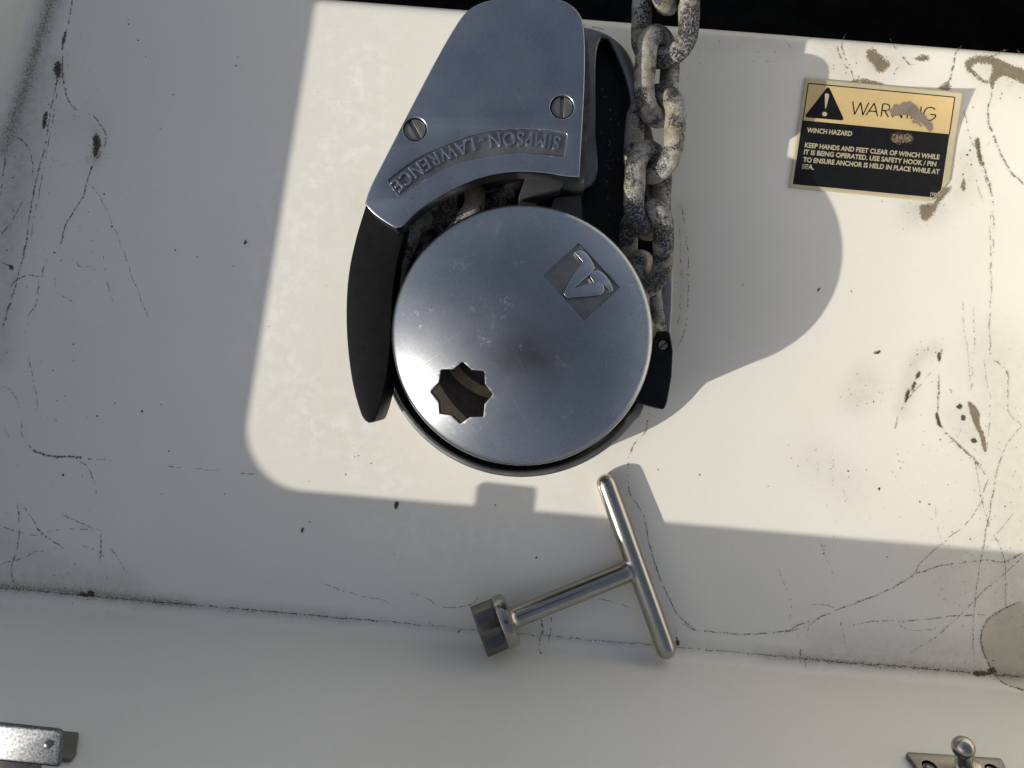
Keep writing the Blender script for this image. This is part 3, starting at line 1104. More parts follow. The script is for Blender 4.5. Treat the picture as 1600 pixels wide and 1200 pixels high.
def stroke_uv(pts, width, dz, closed=False):
    """A flat inked line in label coordinates; pts in (u,v), width in metres."""
    q = [Vector(p) for p in pts]
    if closed: q = q + [q[0]]
    vs, fs = [], []
    asp = Vector((math.hypot(*sW), math.hypot(*sH))) * (CAM_H / FPX)
    for a, b in zip(q, q[1:]):
        m_ = Vector(((b - a).x * asp.x, (b - a).y * asp.y))
        n_ = Vector((-m_.y, m_.x)).normalized() * width / 2
        n_ = Vector((n_.x / asp.x, n_.y / asp.y))
        e_ = (b - a).normalized() * 0.0
        steps = max(2, int(m_.length / 0.002))
        i0 = len(vs)
        for k_ in range(steps + 1):
            c = a.lerp(b, k_ / steps)
            vs.append(s_pt(*(c + n_), dz)); vs.append(s_pt(*(c - n_), dz))
        for k_ in range(steps):
            fs.append((i0 + 2 * k_, i0 + 2 * k_ + 1, i0 + 2 * k_ + 3, i0 + 2 * k_ + 2))
    return vs, fs
def multi(name, strokes, mat):
    V, Fc = [], []
    for vs, fs in strokes:
        o_ = len(V); V += vs; Fc += [tuple(i + o_ for i in f) for f in fs]
    return adopt(pydata(name, V, Fc, mat), lab)
multi("border_line", [stroke_uv([(gu0, 0.39), (gu0, gv0), (gu1, gv0), (gu1, 0.39)], 0.00042, 0.00012)], INK)
def poly_uv(name, px_pts, mat, dz):
    c = [s_uv(*p) for p in px_pts]
    vs = [s_pt(*p, dz) for p in c]
    return adopt(pydata(name, vs, [tuple(range(len(vs)))], mat), lab)
tri = round_poly([(1294.5, 134), (1319.5, 188.5), (1256, 183)], [3.5, 3.5, 3.5], 4)
poly_uv("hazard_triangle", [tuple(p) for p in tri], INK, 0.00013)
ex = [(1288.8, 147), (1290.5, 146), (1293.5, 146), (1295.4, 147.5), (1295, 152), (1291, 168), (1290, 170), (1289.2, 168), (1288.9, 157)]
dot = [(1288.5 + 3.9 * math.cos(t * math.pi / 8), 178.2 + 3.5 * math.sin(t * math.pi / 8)) for t in range(16)]
o1 = pydata("exclamation_mark", [s_pt(*s_uv(*p), 0.0002) for p in ex + dot], [tuple(range(len(ex))), tuple(range(len(ex), len(ex) + 16))], PRINT)
adopt(o1, lab)

def label_text(name, txt, p0, p1, hpx, mat, bold, dz=0.0002, spacing=1.0):
    co_, fc_ = text_mesh(txt, 0.0, bold, 0.0, spacing)
    ca, cb = co_[:, 0].min(), co_[:, 0].max()
    chh = 0.729
    dx, dy = p1[0] - p0[0], p1[1] - p0[1]
    hx_, hy_ = sH[0] / math.hypot(*sH) * hpx, sH[1] / math.hypot(*sH) * hpx
    vs = []
    for x, y, _ in co_:
        t = (x - ca) / (cb - ca)
        px = p0[0] + dx * t - hx_ * y / chh; py = p0[1] + dy * t - hy_ * y / chh
        vs.append(s_pt(*s_uv(px, py), dz))
    return adopt(pydata(name, vs, fc_, mat), lab)
# thin geometric WARNING as strokes: local x 0..1 across, y 0 (top) .. 1 (baseline)
def arc(cx, cy, rx, ry, a0, a1, n=14):
    return [(cx + rx * math.cos(math.radians(a0 + (a1 - a0) * k_ / n)), cy + ry * math.sin(math.radians(a0 + (a1 - a0) * k_ / n))) for k_ in range(n + 1)]
wt = Vector((1332.5, 158.5)); wr = Vector((130.5, 10.0)); wd = Vector((-2.9, 20.0))
def wl_(pts):
    return [s_uv(*(wt + wr * (x / 130.5) + wd * y)) for x, y in pts]
glyphs = [
    [(0, 0), (5.5, 1), (12.5, 0.03), (18.5, 1), (25, 0)],
    [(23.5, 1), (33.5, 0), (41.5, 1)], [(27.5, 0.64), (38.6, 0.64)],
    [(47, 1), (47, 0), (52, 0)] + arc(52.5, 0.26, 6, 0.26, -90, 90) + [(47, 0.52)], [(51, 0.52), (58.5, 1)],
    [(65, 1), (65, 0), (79, 1), (79, 0)],
    [(87.5, 1), (87.5, 0)],
    [(94, 1), (94, 0), (107, 1), (107, 0)],
    arc(122, 0.5, 9.6, 0.51, -42, -318, 24)[:-2] + [(130.8, 0.75), (131.2, 0.55), (122.5, 0.55)],
]
multi("heading", [stroke_uv(wl_(g), 0.00052, 0.00014) for g in glyphs], INK)
for txt, p0, p1 in [
    ("WINCH HAZARD", (1260.5, 206.5), (1331.0, 212.5)),
    ("KEEP HANDS AND FEET CLEAR OF WINCH WHILE", (1257.2, 230.0), (1467.5, 249.0)),
    ("IT IS BEING OPERATED. USE SAFETY HOOK / PIN", (1255.8, 240.7), (1462.5, 260.0)),
    ("TO ENSURE ANCHOR IS HELD IN PLACE WHILE AT", (1254.5, 252.6), (1467.5, 272.0)),
    ("SEA.", (1252.5, 263.3), (1271.5, 265.0)),
]:
    label_text("lettering", txt, p0, p1, 7.6, PRINT, 0.03)
label_text("small_print", "[98]", (1453.5, 305.6), (1463, 306.5), 5.6, PRINT, 0.01)

# ------------------------------------------------------------------ dirt on the shelf: trails, mud patches, specks
def mud_z(x, y):
    return shelf_z(x, y) + 0.00010
def ribbon(pts, wpx, seed, jit=1.0, gaps=0.18, z0=0.0):
    r = random.Random(seed)
    sm = catmull([Vector((p[0], p[1])) for p in pts], 10)
    # even steps
    out = [sm[0]]
    for a in sm[1:]:
        while (a - out[-1]).length > 2.2:
            out.append(out[-1] + (a - out[-1]).normalized() * 2.2)
    dens = []
    off_ = 0.0
    for i, p in enumerate(out):
        off_ = off_ * 0.8 + r.gauss(0, jit * 0.42)
        t = (out[min(i + 1, len(out) - 1)] - out[max(i - 1, 0)])
        if t.length < 1e-6: t = Vector((1, 0))
        t.normalize()
        dens.append((p + Vector((-t.y, t.x)) * off_, Vector((-t.y, t.x))))
    vs, fs, cov = [], [], []
    alive = True
    gap = 0
    ww = 1.0
    for i, (p, n_) in enumerate(dens):
        ww = ww * 0.6 + 0.4 * r.uniform(0.45, 1.5)
        endf = min(1, i / 6 + 0.25, (len(dens) - 1 - i) / 6 + 0.25)
        w_ = wpx * ww * endf / 2
        w_ *= 1.7
        for q_, cv in ((p + n_ * w_, 0.22), (p, 0.60 + 0.16 * r.uniform(-1, 1)), (p - n_ * w_, 0.22)):
            x, y = W2(*q_)
            vs.append((x, y, mud_z(x, y) + z0)); cov.append(cv)
        if i:
            if gap > 0: gap -= 1
            elif r.random() < gaps * 0.30: gap = r.randint(1, 3)
            else:
                k_ = 3 * i
                fs.append((k_ - 3, k_ - 2, k_ + 1, k_)); fs.append((k_ - 2, k_ - 1, k_ + 2, k_ + 1))
    return vs, fs, cov

def merge(name, items, mat, zstep=0.000004):
    V, Fc, C = [], [], []
    for n_, (vs, fs, c) in enumerate(items):
        lift = n_ * zstep
        o_ = len(V); V += [(x, y, z + lift) for x, y, z in vs]; Fc += [tuple(i + o_ for i in f) for f in fs]; C += c
    o = pydata(name, V, Fc, mat)
    at = o.data.attributes.new('cover', 'FLOAT', 'POINT')
    at.data.foreach_set('value', np.array(C, dtype=np.float32))
    o['kind'] = 'stuff'
    return o

def sh(pts, ox, oy, k_):
    return [(ox + x / k_, oy + y / k_) for x, y in pts]
TRAILS = [  # (points in photo pixels, width px, gaps)
    ([(113, -10), (110, 25), (99, 65), (97, 110), (101, 140), (112, 166), (122, 174)], 3.2, .12),
    ([(138, 178), (150, 185), (164, 204), (166, 222), (154, 245), (138, 275), (133, 300), (125, 315), (108, 342), (100, 365), (92, 388)], 2.8, .15),
    ([(92, 112), (80, 170), (72, 215), (62, 262), (52, 305), (44, 350), (38, 395), (26, 440), (12, 490), (2, 520)], 2.6, .2),
    ([(95, 120), (84, 175), (76, 225), (66, 275), (56, 325), (48, 372)], 1.6, .45),
    ([(12, 218), (32, 216), (45, 232), (52, 258), (50, 276)], 2.0, .15),
    ([(15, 450), (28, 436), (45, 430), (63, 432)], 2.2, .1), ([(68, 415), (66, 436)], 3, .1),
    ([(62, 438), (58, 470), (42, 498)], 1.5, .4),
    ([(36, 315), (20, 345), (0, 366)], 1.8, .3), ([(8, 240), (4, 290), (0, 310)], 2, .3),
    ([(0, 408), (10, 414), (18, 418)], 2, .1),
    ([(140, 288), (158, 310), (174, 345), (190, 385), (200, 415), (215, 455), (234, 498)], 1.1, .35),
    ([(160, 395), (168, 440), (178, 475)], 1.0, .4), ([(100, 403), (118, 408), (126, 418), (146, 415)], 1.2, .3),
    ([(85, 430), (90, 455), (108, 468), (124, 476)], 1.0, .4),
    ([(45, 696), (58, 707), (82, 713), (112, 715), (146, 717)], 4.0, .03), ([(150, 718), (182, 721)], 1.6, .5),
    ([(120, 719), (136, 728), (144, 742), (148, 758), (154, 778)], 1.4, .3),
    ([(45, 555), (48, 575), (56, 610), (60, 640)], 1.3, .35), ([(0, 602), (14, 608), (24, 620), (32, 640)], 1.4, .3),
    ([(35, 655), (33, 672), (40, 690)], 1.2, .3), ([(8, 670), (16, 688)], 1.6, .2),
    ([(27, 786), (30, 815), (29, 845), (21, 875), (18, 895), (23, 918)], 2.0, .12),
    ([(27, 786), (38, 793), (52, 812), (66, 832), (82, 845), (102, 860)], 2.0, .12),
    ([(158, 832), (159, 855), (156, 886)], 2.0, .1),
    ([(0, 882), (22, 876), (42, 870), (58, 862), (90, 857)], 1.8, .2), ([(0, 822), (30, 832), (60, 836), (90, 828), (150, 828)], 1.3, .45),
    ([(98, 803), (120, 814), (150, 826), (168, 832)], 1.3, .3), ([(120, 850), (150, 860), (166, 872)], 1.2, .4), ([(170, 850), (200, 898)], 1.0, .5),
    ([(258, 729), (285, 731)], 1.4, .4), ([(372, 739), (402, 741)], 2.2, .3), ([(305, 732), (345, 734)], 1.0, .5),
    ([(500, 910), (540, 924), (570, 932), (600, 938), (616, 948)], 1.2, .4), ([(640, 925), (668, 935), (680, 945), (700, 949), (730, 946), (750, 932)], 1.2, .25),
    ([(-30, 915), (80, 925), (200, 936), (320, 946), (450, 958), (600, 970)], 2.2, .10), ([(600, 970), (760, 985), (900, 997), (1060, 1011), (1240, 1027)], 1.4, .25), ([(1240, 1027), (1360, 1038), (1480, 1047), (1600, 1058)], 2.4, .06),
    # sealant line round the windlass
    ([(1064, 318), (1069, 345), (1073, 375), (1075, 435), (1073, 495), (1068, 520), (1057, 545)], 1.6, .45),
    ([(1057, 335), (1063, 380), (1064, 430), (1062, 480), (1056, 520)], 1.0, .6),
    ([(1014, 628), (1012, 655), (1009, 672), (1000, 684), (990, 694), (985, 706), (980, 722), (981, 750)], 1.7, .2),
    ([(981, 750), (984, 772), (994, 786), (1004, 800), (1008, 818), (1012, 840), (1020, 870), (1026, 892), (1036, 915), (1046, 935), (1058, 958), (1072, 973), (1090, 982)], 2.0, .14),
    ([(1066, 975), (1085, 983), (1110, 986), (1160, 991), (1200, 989), (1240, 985), (1265, 976), (1290, 960), (1330, 944), (1368, 931), (1395, 917), (1435, 895), (1480, 882), (1535, 875), (1570, 877), (1600, 862)], 2.0, .06),
    ([(1056, 985), (1058, 1000), (1062, 1010)], 3.2, .2),
    ([(920, 935), (950, 938), (985, 950)], 1.0, .5), ([(845, 965), (848, 985), (843, 1003), (846, 1030), (843, 1070), (845, 1100)], 2.2, .1), ([(862, 960), (860, 985), (857, 1005)], 1.8, .3),
    # upper right
    ([(1305, 63), (1310, 85), (1318, 100), (1330, 112), (1334, 126)], 2.0, .6), ([(1322, 52), (1314, 70), (1322, 95), (1332, 120)], 1.6, .7),
    ([(1390, 60), (1400, 78), (1412, 92), (1424, 102), (1440, 94), (1455, 90)], 1.8, .35), ([(1405, 103), (1398, 112), (1397, 128)], 1.8, .2),
    ([(1502, 71), (1492, 86), (1488, 105), (1486, 120), (1480, 137)], 3.2, .03), ([(1575, 78), (1555, 86), (1540, 92)], 2.6, .05), ([(1588, 78), (1600, 90)], 2, .2),
    ([(1550, 138), (1548, 152), (1542, 172), (1545, 195), (1556, 222), (1566, 248), (1580, 272), (1592, 280), (1600, 290)], 3.0, .05),
    ([(1505, 172), (1512, 205), (1522, 232), (1530, 258), (1540, 284), (1550, 310), (1551, 355), (1552, 400)], 1.4, .3),
    ([(1526, 215), (1530, 240), (1537, 262)], 5.5, .0), ([(1537, 262), (1544, 285), (1550, 308)], 3.0, .05),
    ([(1545, 215), (1541, 232)], 1.2, .3), ([(1522, 270), (1530, 300), (1536, 318)], 1.1, .5),
    ([(1336, 131), (1342, 144), (1352, 157)], 1.6, .4),
    # right of the shelf
    ([(1520, 480), (1521, 545), (1515, 612)], 1.2, .3), ([(1505, 470), (1504, 500), (1512, 560), (1514, 600)], .9, .5),
    ([(1546, 330), (1547, 420), (1546, 545), (1560, 568), (1573, 585), (1575, 610), (1574, 640), (1582, 654), (1595, 665), (1578, 685), (1560, 725), (1545, 800), (1535, 860), (1523, 935), (1520, 990), (1521, 1020), (1524, 1044)], 1.7, .12),
    ([(1537, 560), (1540, 590), (1546, 620), (1545, 660), (1540, 720)], 1.1, .4),
    ([(1467, 585), (1465, 620), (1463, 652), (1470, 668), (1485, 685), (1505, 702), (1520, 715), (1530, 730), (1540, 742)], 2.6, .1),
    ([(1473, 528), (1470, 548), (1465, 572), (1448, 590), (1430, 608), (1412, 632), (1402, 650), (1398, 672)], 1.9, .25),
    ([(1480, 590), (1484, 610), (1490, 625)], 1.8, .4), ([(1500, 670), (1494, 685), (1480, 692)], 1.2, .4),
    ([(1425, 900), (1445, 872), (1470, 850), (1500, 825), (1520, 805), (1533, 780), (1538, 760), (1546, 745)], 1.4, .2),
    ([(1521, 700), (1526, 740), (1532, 775), (1545, 820), (1566, 865), (1570, 890), (1571, 952)], 1.6, .15),
    ([(1325, 980), (1345, 974), (1365, 970), (1415, 971), (1470, 965), (1520, 960), (1545, 961)], 1.6, .15),
    ([(1420, 1020), (1445, 1005), (1465, 992), (1500, 960), (1540, 920), (1570, 895), (1600, 866)], 1.4, .25),
    ([(1265, 952), (1270, 945), (1290, 945), (1306, 950)], 1.2, .4), ([(1225, 988), (1245, 978), (1262, 973)], 1.4, .2), ([(1262, 965), (1260, 998)], 1.6, .2), ([(1251, 1012), (1251, 1038)], 3.4, .05), ([(1257, 1032), (1256, 1042)], 2.2, .05),
    ([(1300, 700), (1302, 740), (1298, 765)], 1.2, .7), ([(1275, 700), (1278, 740)], 1.0, .7), ([(1316, 760), (1322, 790)], 1.2, .5),
    ([(1400, 700), (1408, 740)], 1.6, .6), ([(1212, 875), (1225, 915), (1236, 945), (1232, 970)], 1.0, .5), ([(1280, 840), (1290, 870), (1300, 895)], 1.0, .6), ([(1312, 965), (1318, 995), (1326, 1015)], 1.4, .5),
    ([(1590, 790), (1560, 830), (1530, 870)], 1.0, .4), ([(1400, 975), (1430, 985), (1470, 982)], 1.0, .5),
    ([(1460, 790), (1466, 830), (1474, 865)], .9, .5),
    # by the top edge
    ([(905, 36), (935, 44), (960, 52)], 1.2, .3), ([(970, 25), (985, 32), (1000, 42)], 1.4, .2), ([(1225, 62), (1232, 70), (1240, 78)], 2.0, .2), ([(1195, 97), (1212, 97)], 1.8, .1),
]
merge("dirt_trails", [ribbon(p, w_ * 1.15, 100 + i, 0.9, g) for i, (p, w_, g) in enumerate(TRAILS)], TRAIL)

def blob(px_pts, seed, jit=1.6, zoff=0.0, edge=0.30, zf=mud_z, step=1.5):
    """Irregular flat patch on a fine grid: dense inside, thinning to single grains across its edge."""
    ring = catmull([Vector(p) for p in px_pts], 5, True)
    R_ = np.array([(p.x, p.y) for p in ring])
    soft = 2.0 + (1.0 - max(min(edge, 1.0), 0.0)) * 7.0
    size = min(np.ptp(R_[:, 0]), np.ptp(R_[:, 1]))
    soft = min(soft, size * 0.6)
    step = max(0.7, min(step, size / 8))
    x0_, y0_ = R_.min(0) - soft - 2; x1_, y1_ = R_.max(0) + soft + 2
    gx = np.arange(x0_, x1_ + step, step); gy = np.arange(y0_, y1_ + step, step)
    X, Y = np.meshgrid(gx, gy)
    d2 = np.full(X.shape, 1e18); ins = np.zeros(X.shape, bool)
    for (ax_, ay_), (bx_, by_) in zip(R_, np.roll(R_, -1, 0)):
        dx, dy = bx_ - ax_, by_ - ay_
        L = dx * dx + dy * dy + 1e-9
        t = np.clip(((X - ax_) * dx + (Y - ay_) * dy) / L, 0, 1)
        d2 = np.minimum(d2, (X - ax_ - t * dx) ** 2 + (Y - ay_ - t * dy) ** 2)
        c_ = (ay_ > Y) != (by_ > Y)
        with np.errstate(divide='ignore', invalid='ignore'):
            xi = (bx_ - ax_) * (Y - ay_) / (by_ - ay_) + ax_
        ins ^= c_ & (X < xi)
    d = np.sqrt(d2) * np.where(ins, 1, -1)
    wob = np.random.default_rng(seed).normal(0, jit * 0.6, X.shape)
    d = d + wob
    core = 0.58 + 0.26 * max(edge, 0)
    cov = np.where(d > 0, 0.5 + (core - 0.5) * np.clip(d / soft, 0, 1), 0.5 + 0.42 * d / soft)
    cov = np.clip(cov, 0.0, 1.0)
    vs, fs = [], []
    idx = -np.ones(X.shape, int)
    use = cov > 0.08
    cell = use[:-1, :-1] | use[1:, :-1] | use[:-1, 1:] | use[1:, 1:]
    cl = []
    for j, i in zip(*np.nonzero(cell)):
        q_ = []
        for jj, ii in ((j, i), (j + 1, i), (j + 1, i + 1), (j, i + 1)):
            if idx[jj, ii] < 0:
                x, y = W2(X[jj, ii], Y[jj, ii])
                idx[jj, ii] = len(vs)
                vs.append((x, y, zf(x, y) + zoff)); cl.append(float(cov[jj, ii]))
            q_.append(int(idx[jj, ii]))
        fs.append(tuple(q_))
    return vs, fs, cl
k38 = lambda pts: sh(pts, 1180, 40, 3.81)
merge("mud_patches", [
    blob(k38([(1400, 200), (1440, 195), (1500, 225), (1560, 248), (1625, 275), (1625, 350), (1550, 325), (1480, 300), (1430, 330), (1412, 380), (1395, 330), (1410, 260)]), 1, 1.0, edge=.6),
    blob(k38([(1250, 215), (1290, 190), (1350, 180), (1420, 190), (1400, 230), (1330, 225), (1290, 250), (1330, 300), (1390, 340), (1350, 335), (1290, 290), (1258, 260)]), 2, 1.0, edge=.35),
    blob(k38([(1305, 690), (1322, 668), (1335, 690), (1340, 760), (1350, 830), (1335, 815), (1318, 750)]), 3, .4, edge=.7),
    blob(k38([(660, 160), (690, 140), (715, 150), (760, 190), (800, 230), (780, 260), (745, 280), (720, 265), (700, 230), (670, 200)]), 4, 1.2, edge=.35),
    blob(k38([(950, 195), (1000, 175), (1030, 185), (1025, 208), (975, 208)]), 5, .8, edge=.35),
    blob(k38([(1090, 370), (1120, 350), (1145, 340), (1165, 375), (1130, 384)]), 6, .8, edge=.4),
    blob(k38([(1060, 1060), (1080, 1030), (1110, 1000), (1140, 970), (1125, 1010), (1090, 1060), (1060, 1120), (1020, 1160), (990, 1150), (980, 1080), (1010, 1065)]), 7, 1.2, edge=.45),
    blob(k38([(575, 330), (640, 318), (720, 335), (760, 348), (700, 350), (620, 338)]), 8, .5, edge=.4),
    blob(k38([(1225, 960), (1240, 910), (1250, 960), (1235, 990)]), 9, .4, edge=.3),
    blob([(1512, 628), (1520, 632), (1530, 646), (1530, 662), (1538, 682), (1541, 704), (1536, 703), (1530, 680), (1522, 664), (1516, 646)], 10, .5, edge=.7),
], MUD, 0.00001)
merge("dark_mud_spots", [
    blob([(122, 930), (128, 924), (134, 927), (142, 922), (148, 926), (146, 931), (134, 932)], 20, .9, edge=.75),
    blob([(5, 212), (10, 196), (16, 190), (15, 206), (9, 217)], 21, .8, edge=.6),
    blob([(146, 214), (152, 210), (157, 222), (153, 240), (147, 246), (146, 230)], 22, 1.2, edge=.5),
    blob([(84, 104), (92, 96), (97, 108), (92, 122), (86, 116)], 23, 1.2, edge=.4),
    blob([(66, 200), (69, 178), (74, 176), (72, 196)], 24, .6, edge=.4),
    blob([(97, 68), (100, 52), (104, 50), (101, 66)], 25, .5, edge=.6),
    blob([(14, 414), (19, 415), (21, 420), (16, 421)], 26, .5, edge=.8),
    blob([(1494, 636), (1499, 631), (1503, 634), (1500, 640)], 27, .5, edge=.8),
    blob([(1501, 650), (1507, 649), (1508, 656), (1503, 657)], 28, .5, edge=.8),
    blob([(1517, 686), (1524, 685), (1526, 691), (1519, 692)], 29, .5, edge=.8),
    blob([(1461, 648), (1466, 648), (1470, 666), (1465, 664)], 30, .6, edge=.7),
    blob([(1430, 588), (1436, 580), (1438, 586), (1433, 592)], 31, .5, edge=.7),
    blob([(1413, 624), (1418, 608), (1421, 612), (1416, 628)], 32, .5, edge=.7),
    blob([(1424, 606), (1428, 596), (1431, 600), (1426, 610)], 33, .5, edge=.7),
    blob([(1464, 555), (1468, 550), (1470, 560), (1466, 564)], 34, .5, edge=.7),
    blob([(1543, 1046), (1552, 1042), (1556, 1050), (1546, 1053)], 35, .9, edge=.7),
    blob([(1520, 1050), (1535, 1048), (1545, 1053), (1525, 1056)], 36, .9, edge=.5),
    blob([(616, 790), (618, 784), (622, 784), (623, 788), (620, 794), (618, 796)], 37, .3, edge=1.0),
    blob([(470, 830), (472, 825), (475, 826), (472, 833)], 38, .3, edge=1.0),
    blob([(381, 379), (384, 375), (386, 379), (382, 382)], 39, .3, edge=.9),
    blob([(1056, 1002), (1060, 1000), (1062, 1006), (1057, 1009)], 40, .5, edge=.9),
    blob([(1364, 552), (1370, 549), (1376, 548), (1372, 553)], 41, .3, edge=.8),
    blob([(1277, 452), (1282, 450), (1278, 456)], 42, .2, edge=.8),
], MUD_DARK)

# specks: dots of dried dirt
spec_pts = [(222, 643, 2.6), (180, 630, 1.4), (152, 650, 1.8), (252, 632, 1.5), (264, 705, 1.8), (115, 538, 1.4), (83, 579, 1.3), (201, 38, 1.8), (216, 63, 1.8), (228, 89, 1.2), (271, 148, 1.5),
            (372, 89, 1.2), (369, 103, 2.0), (175, 354, 2.0), (163, 303, 1.6), (274, 391, 1.6), (308, 401, 1.2), (85, 395, 2.0), (95, 407, 1.4), (99, 742, 2.4), (351, 772, 1.4), (253, 772, 1.2),
            (540, 741, 1.4), (554, 714, 1.2), (560, 712, 1.2), (580, 724, 1.2), (840, 277, 1.2), (484, 815, 1.5), (838, 871, 2.2), (717, 986, 2.0), (774, 789, 1.6), (616, 866, 1.2),
            (1093, 742, 1.8), (1028, 734, 1.2), (1287, 865, 1.8), (1386, 870, 1.6), (564, 278, 1.6), (420, 510, 1.2), (1161, 445, 1.2), (1330, 455, 1.4), (1325, 736, 1.8), (1437, 784, 1.8), (1452, 788, 1.6),
            (1300, 895, 1.2), (1200, 760, 1.2), (1450, 322, 1.5), (1515, 235, 1.8), (1511, 242, 2.2), (1480, 68, 1.6), (1408, 64, 2.0), (1520, 168, 1.4)]
dens_px = []
for i in range(1150):
    if i < 500:
        pts, w_, s_ = GRIME[rng.randrange(len(GRIME) - 3)]
        a_ = rng.randrange(len(pts) - 1)
        t = rng.random()
        p = Vector(pts[a_]).lerp(Vector(pts[a_ + 1]), t)
        x, y = p.x + rng.gauss(0, w_ * 0.8), p.y + rng.gauss(0, w_ * 0.8)
        dens_px.append((x, y, abs(rng.gauss(0, 0.45)) + 0.35))
    elif i < 800:
        x, y = rng.gauss(1520, 90), rng.gauss(880, 170)
        if 560 < y < 1080: dens_px.append((x, y, abs(rng.gauss(0, 0.35)) + 0.35))
    elif i < 1060:
        x, y = rng.gauss(60, 70), rng.gauss(330, 260)
        dens_px.append((x, y, abs(rng.gauss(0, 0.35)) + 0.35))
    else:
        x, y = rng.uniform(0, 1600), rng.uniform(60, 1180)
        dens_px.append((x, y, abs(rng.gauss(0, 0.4)) + 0.3))
V, Fc = [], []
def inside_label(x, y):
    a, b = s_uv(x, y)
    return -0.01 < a < 1.01 and -0.01 < b < 1.01
for x, y, r in spec_pts + dens_px:
    r *= 0.8
    wx, wy = W2(x, y)
    if inside_label(x, y): continue
    if (x - 815) ** 2 + (y - 522) ** 2 < 240 ** 2 or (560 < x < 1052 and y < 420): continue
    if -((Vector((wx, wy)) - A0).dot(aft_n)) > FR * 0.95: continue
    if (Vector((wx, wy)) - E0).dot(e2) > -0.006: continue
    n_ = 6
    i0 = len(V)
    el = rng.uniform(0.6, 1.5); ro = rng.uniform(0, 3.14)
    ps = []
    for j in range(n_):
        a_ = 2 * math.pi * j / n_
        q_ = Vector((r * el * math.cos(a_) * rng.uniform(.7, 1.3), r / el * math.sin(a_) * rng.uniform(.7, 1.3)))
        q_.rotate(Matrix.Rotation(ro, 2))
        X, Y = W2(x + q_.x, y + q_.y)
        ps.append((X, Y, mud_z(X, Y) + 0.00006))
    V += ps
    # low cone so that a speck has a little height
    X, Y = W2(x, y)
    V.append((X, Y, mud_z(X, Y) + 0.00006 + min(r, 2.5) * 0.00010))
    for j in range(n_):
        Fc.append((i0 + j, i0 + (j + 1) % n_, i0 + n_))
sp = pydata("dirt_specks", V, Fc, SPECK)
sp['kind'] = 'stuff'

# mud on the label belongs to the label
def lab_z(x, y):
    px, py = to_px(x, y)
    return SZ + s_lift(*s_uv(px, py)) + 0.00026
k10 = lambda pts: sh(pts, 1360, 120, 10.0)
def lab_blob(name, items, mat):
    V, Fc, C = [], [], []
    for n_, (vs, fs, c) in enumerate(items):
        o_ = len(V); V += [(x, y, z + n_ * 0.00003) for x, y, z in vs]; Fc += [tuple(i + o_ for i in f) for f in fs]; C += c
    o = pydata(name, V, Fc, mat)
    at = o.data.attributes.new('cover', 'FLOAT', 'POINT')
    at.data.foreach_set('value', np.array(C, dtype=np.float32))
    return adopt(o, lab)
sm = lambda pts, s_, e_: blob(k10(pts), s_, .35, 0, e_, lab_z)
lab_blob("mud_smear", [
    sm([(240, 520), (320, 515), (370, 450), (450, 440), (520, 400), (600, 405), (680, 450), (720, 520), (640, 610), (560, 610), (480, 600), (380, 620), (320, 610), (300, 560)], 50, .62),
    sm([(600, 540), (680, 470), (740, 540), (810, 590), (860, 660), (930, 730), (955, 790), (945, 850), (900, 850), (850, 790), (790, 740), (700, 690), (620, 640)], 51, .62),
    sm([(640, 700), (700, 715), (770, 760), (775, 785), (720, 745), (650, 730)], 52, .6),
], SMEAR)
lab_blob("mud_scuff", [
    blob(k10([(480, 930), (560, 900), (640, 950), (600, 1030), (500, 1020)]), 53, .5, 0, .05, lab_z),
    blob(k10([(350, 900), (480, 920), (500, 1020), (420, 1050), (330, 1000)]), 54, .5, 0, -.1, lab_z),
    blob(sh([(1060, 970), (1100, 900), (1160, 840), (1215, 835), (1200, 890), (1120, 980), (1060, 1040), (1010, 1060), (1030, 1000)], 1360, 210, 10.0), 55, .3, 0, .7, lab_z),
], MUD)

# ------------------------------------------------------------------ puddle in the corner
def pud_z(x, y):
    return shelf_z(x, y)
ring = catmull([Vector(p) for p in [(1600, 940), (1588, 942), (1566, 952), (1546, 965), (1536, 980), (1532, 995), (1534, 1012), (1541, 1030), (1552, 1052), (1566, 1066), (1590, 1073), (1630, 1078), (1700, 1040), (1710, 980), (1660, 946)]], 6, True)
c = Vector((1620, 1010))
vs, fs = [], []
n_ = len(ring)
levels = [(1.0, 0.00005), (0.985, 0.00032), (0.96, 0.0005), (0.9, 0.0006), (0.75, 0.0006), (0.5, 0.0006), (0.25, 0.0006)]
for l, dz in levels:
    for p in ring:
        q_ = c.lerp(p, l); x, y = W2(*q_)
        vs.append((x, y, pud_z(x, y) + dz))
x, y = W2(*c); vs.append((x, y, pud_z(x, y) + 0.0006))
for l in range(len(levels) - 1):
    for j in range(n_):
        fs.append((l * n_ + j, l * n_ + (j + 1) % n_, (l + 1) * n_ + (j + 1) % n_, (l + 1) * n_ + j))
for j in range(n_):
    fs.append(((len(levels) - 1) * n_ + j, (len(levels) - 1) * n_ + (j + 1) % n_, len(vs) - 1))
pud = pydata("puddle_water", vs, fs, WATER, smooth=True)
bm = bmesh.new(); bm.from_mesh(pud.data); bmesh.ops.recalc_face_normals(bm, faces=bm.faces)
bm.faces.ensure_lookup_table()
if bm.faces[-1].normal.z < 0: bmesh.ops.reverse_faces(bm, faces=bm.faces)
bm.to_mesh(pud.data); bm.free()
shade(pud.data)
pud['kind'] = 'structure'
merge("puddle_tide_mark", [ribbon([tuple(p) for p in ring[2:70]], 3.4, 900, .3, 0.0, 0.0001)], TRAIL)

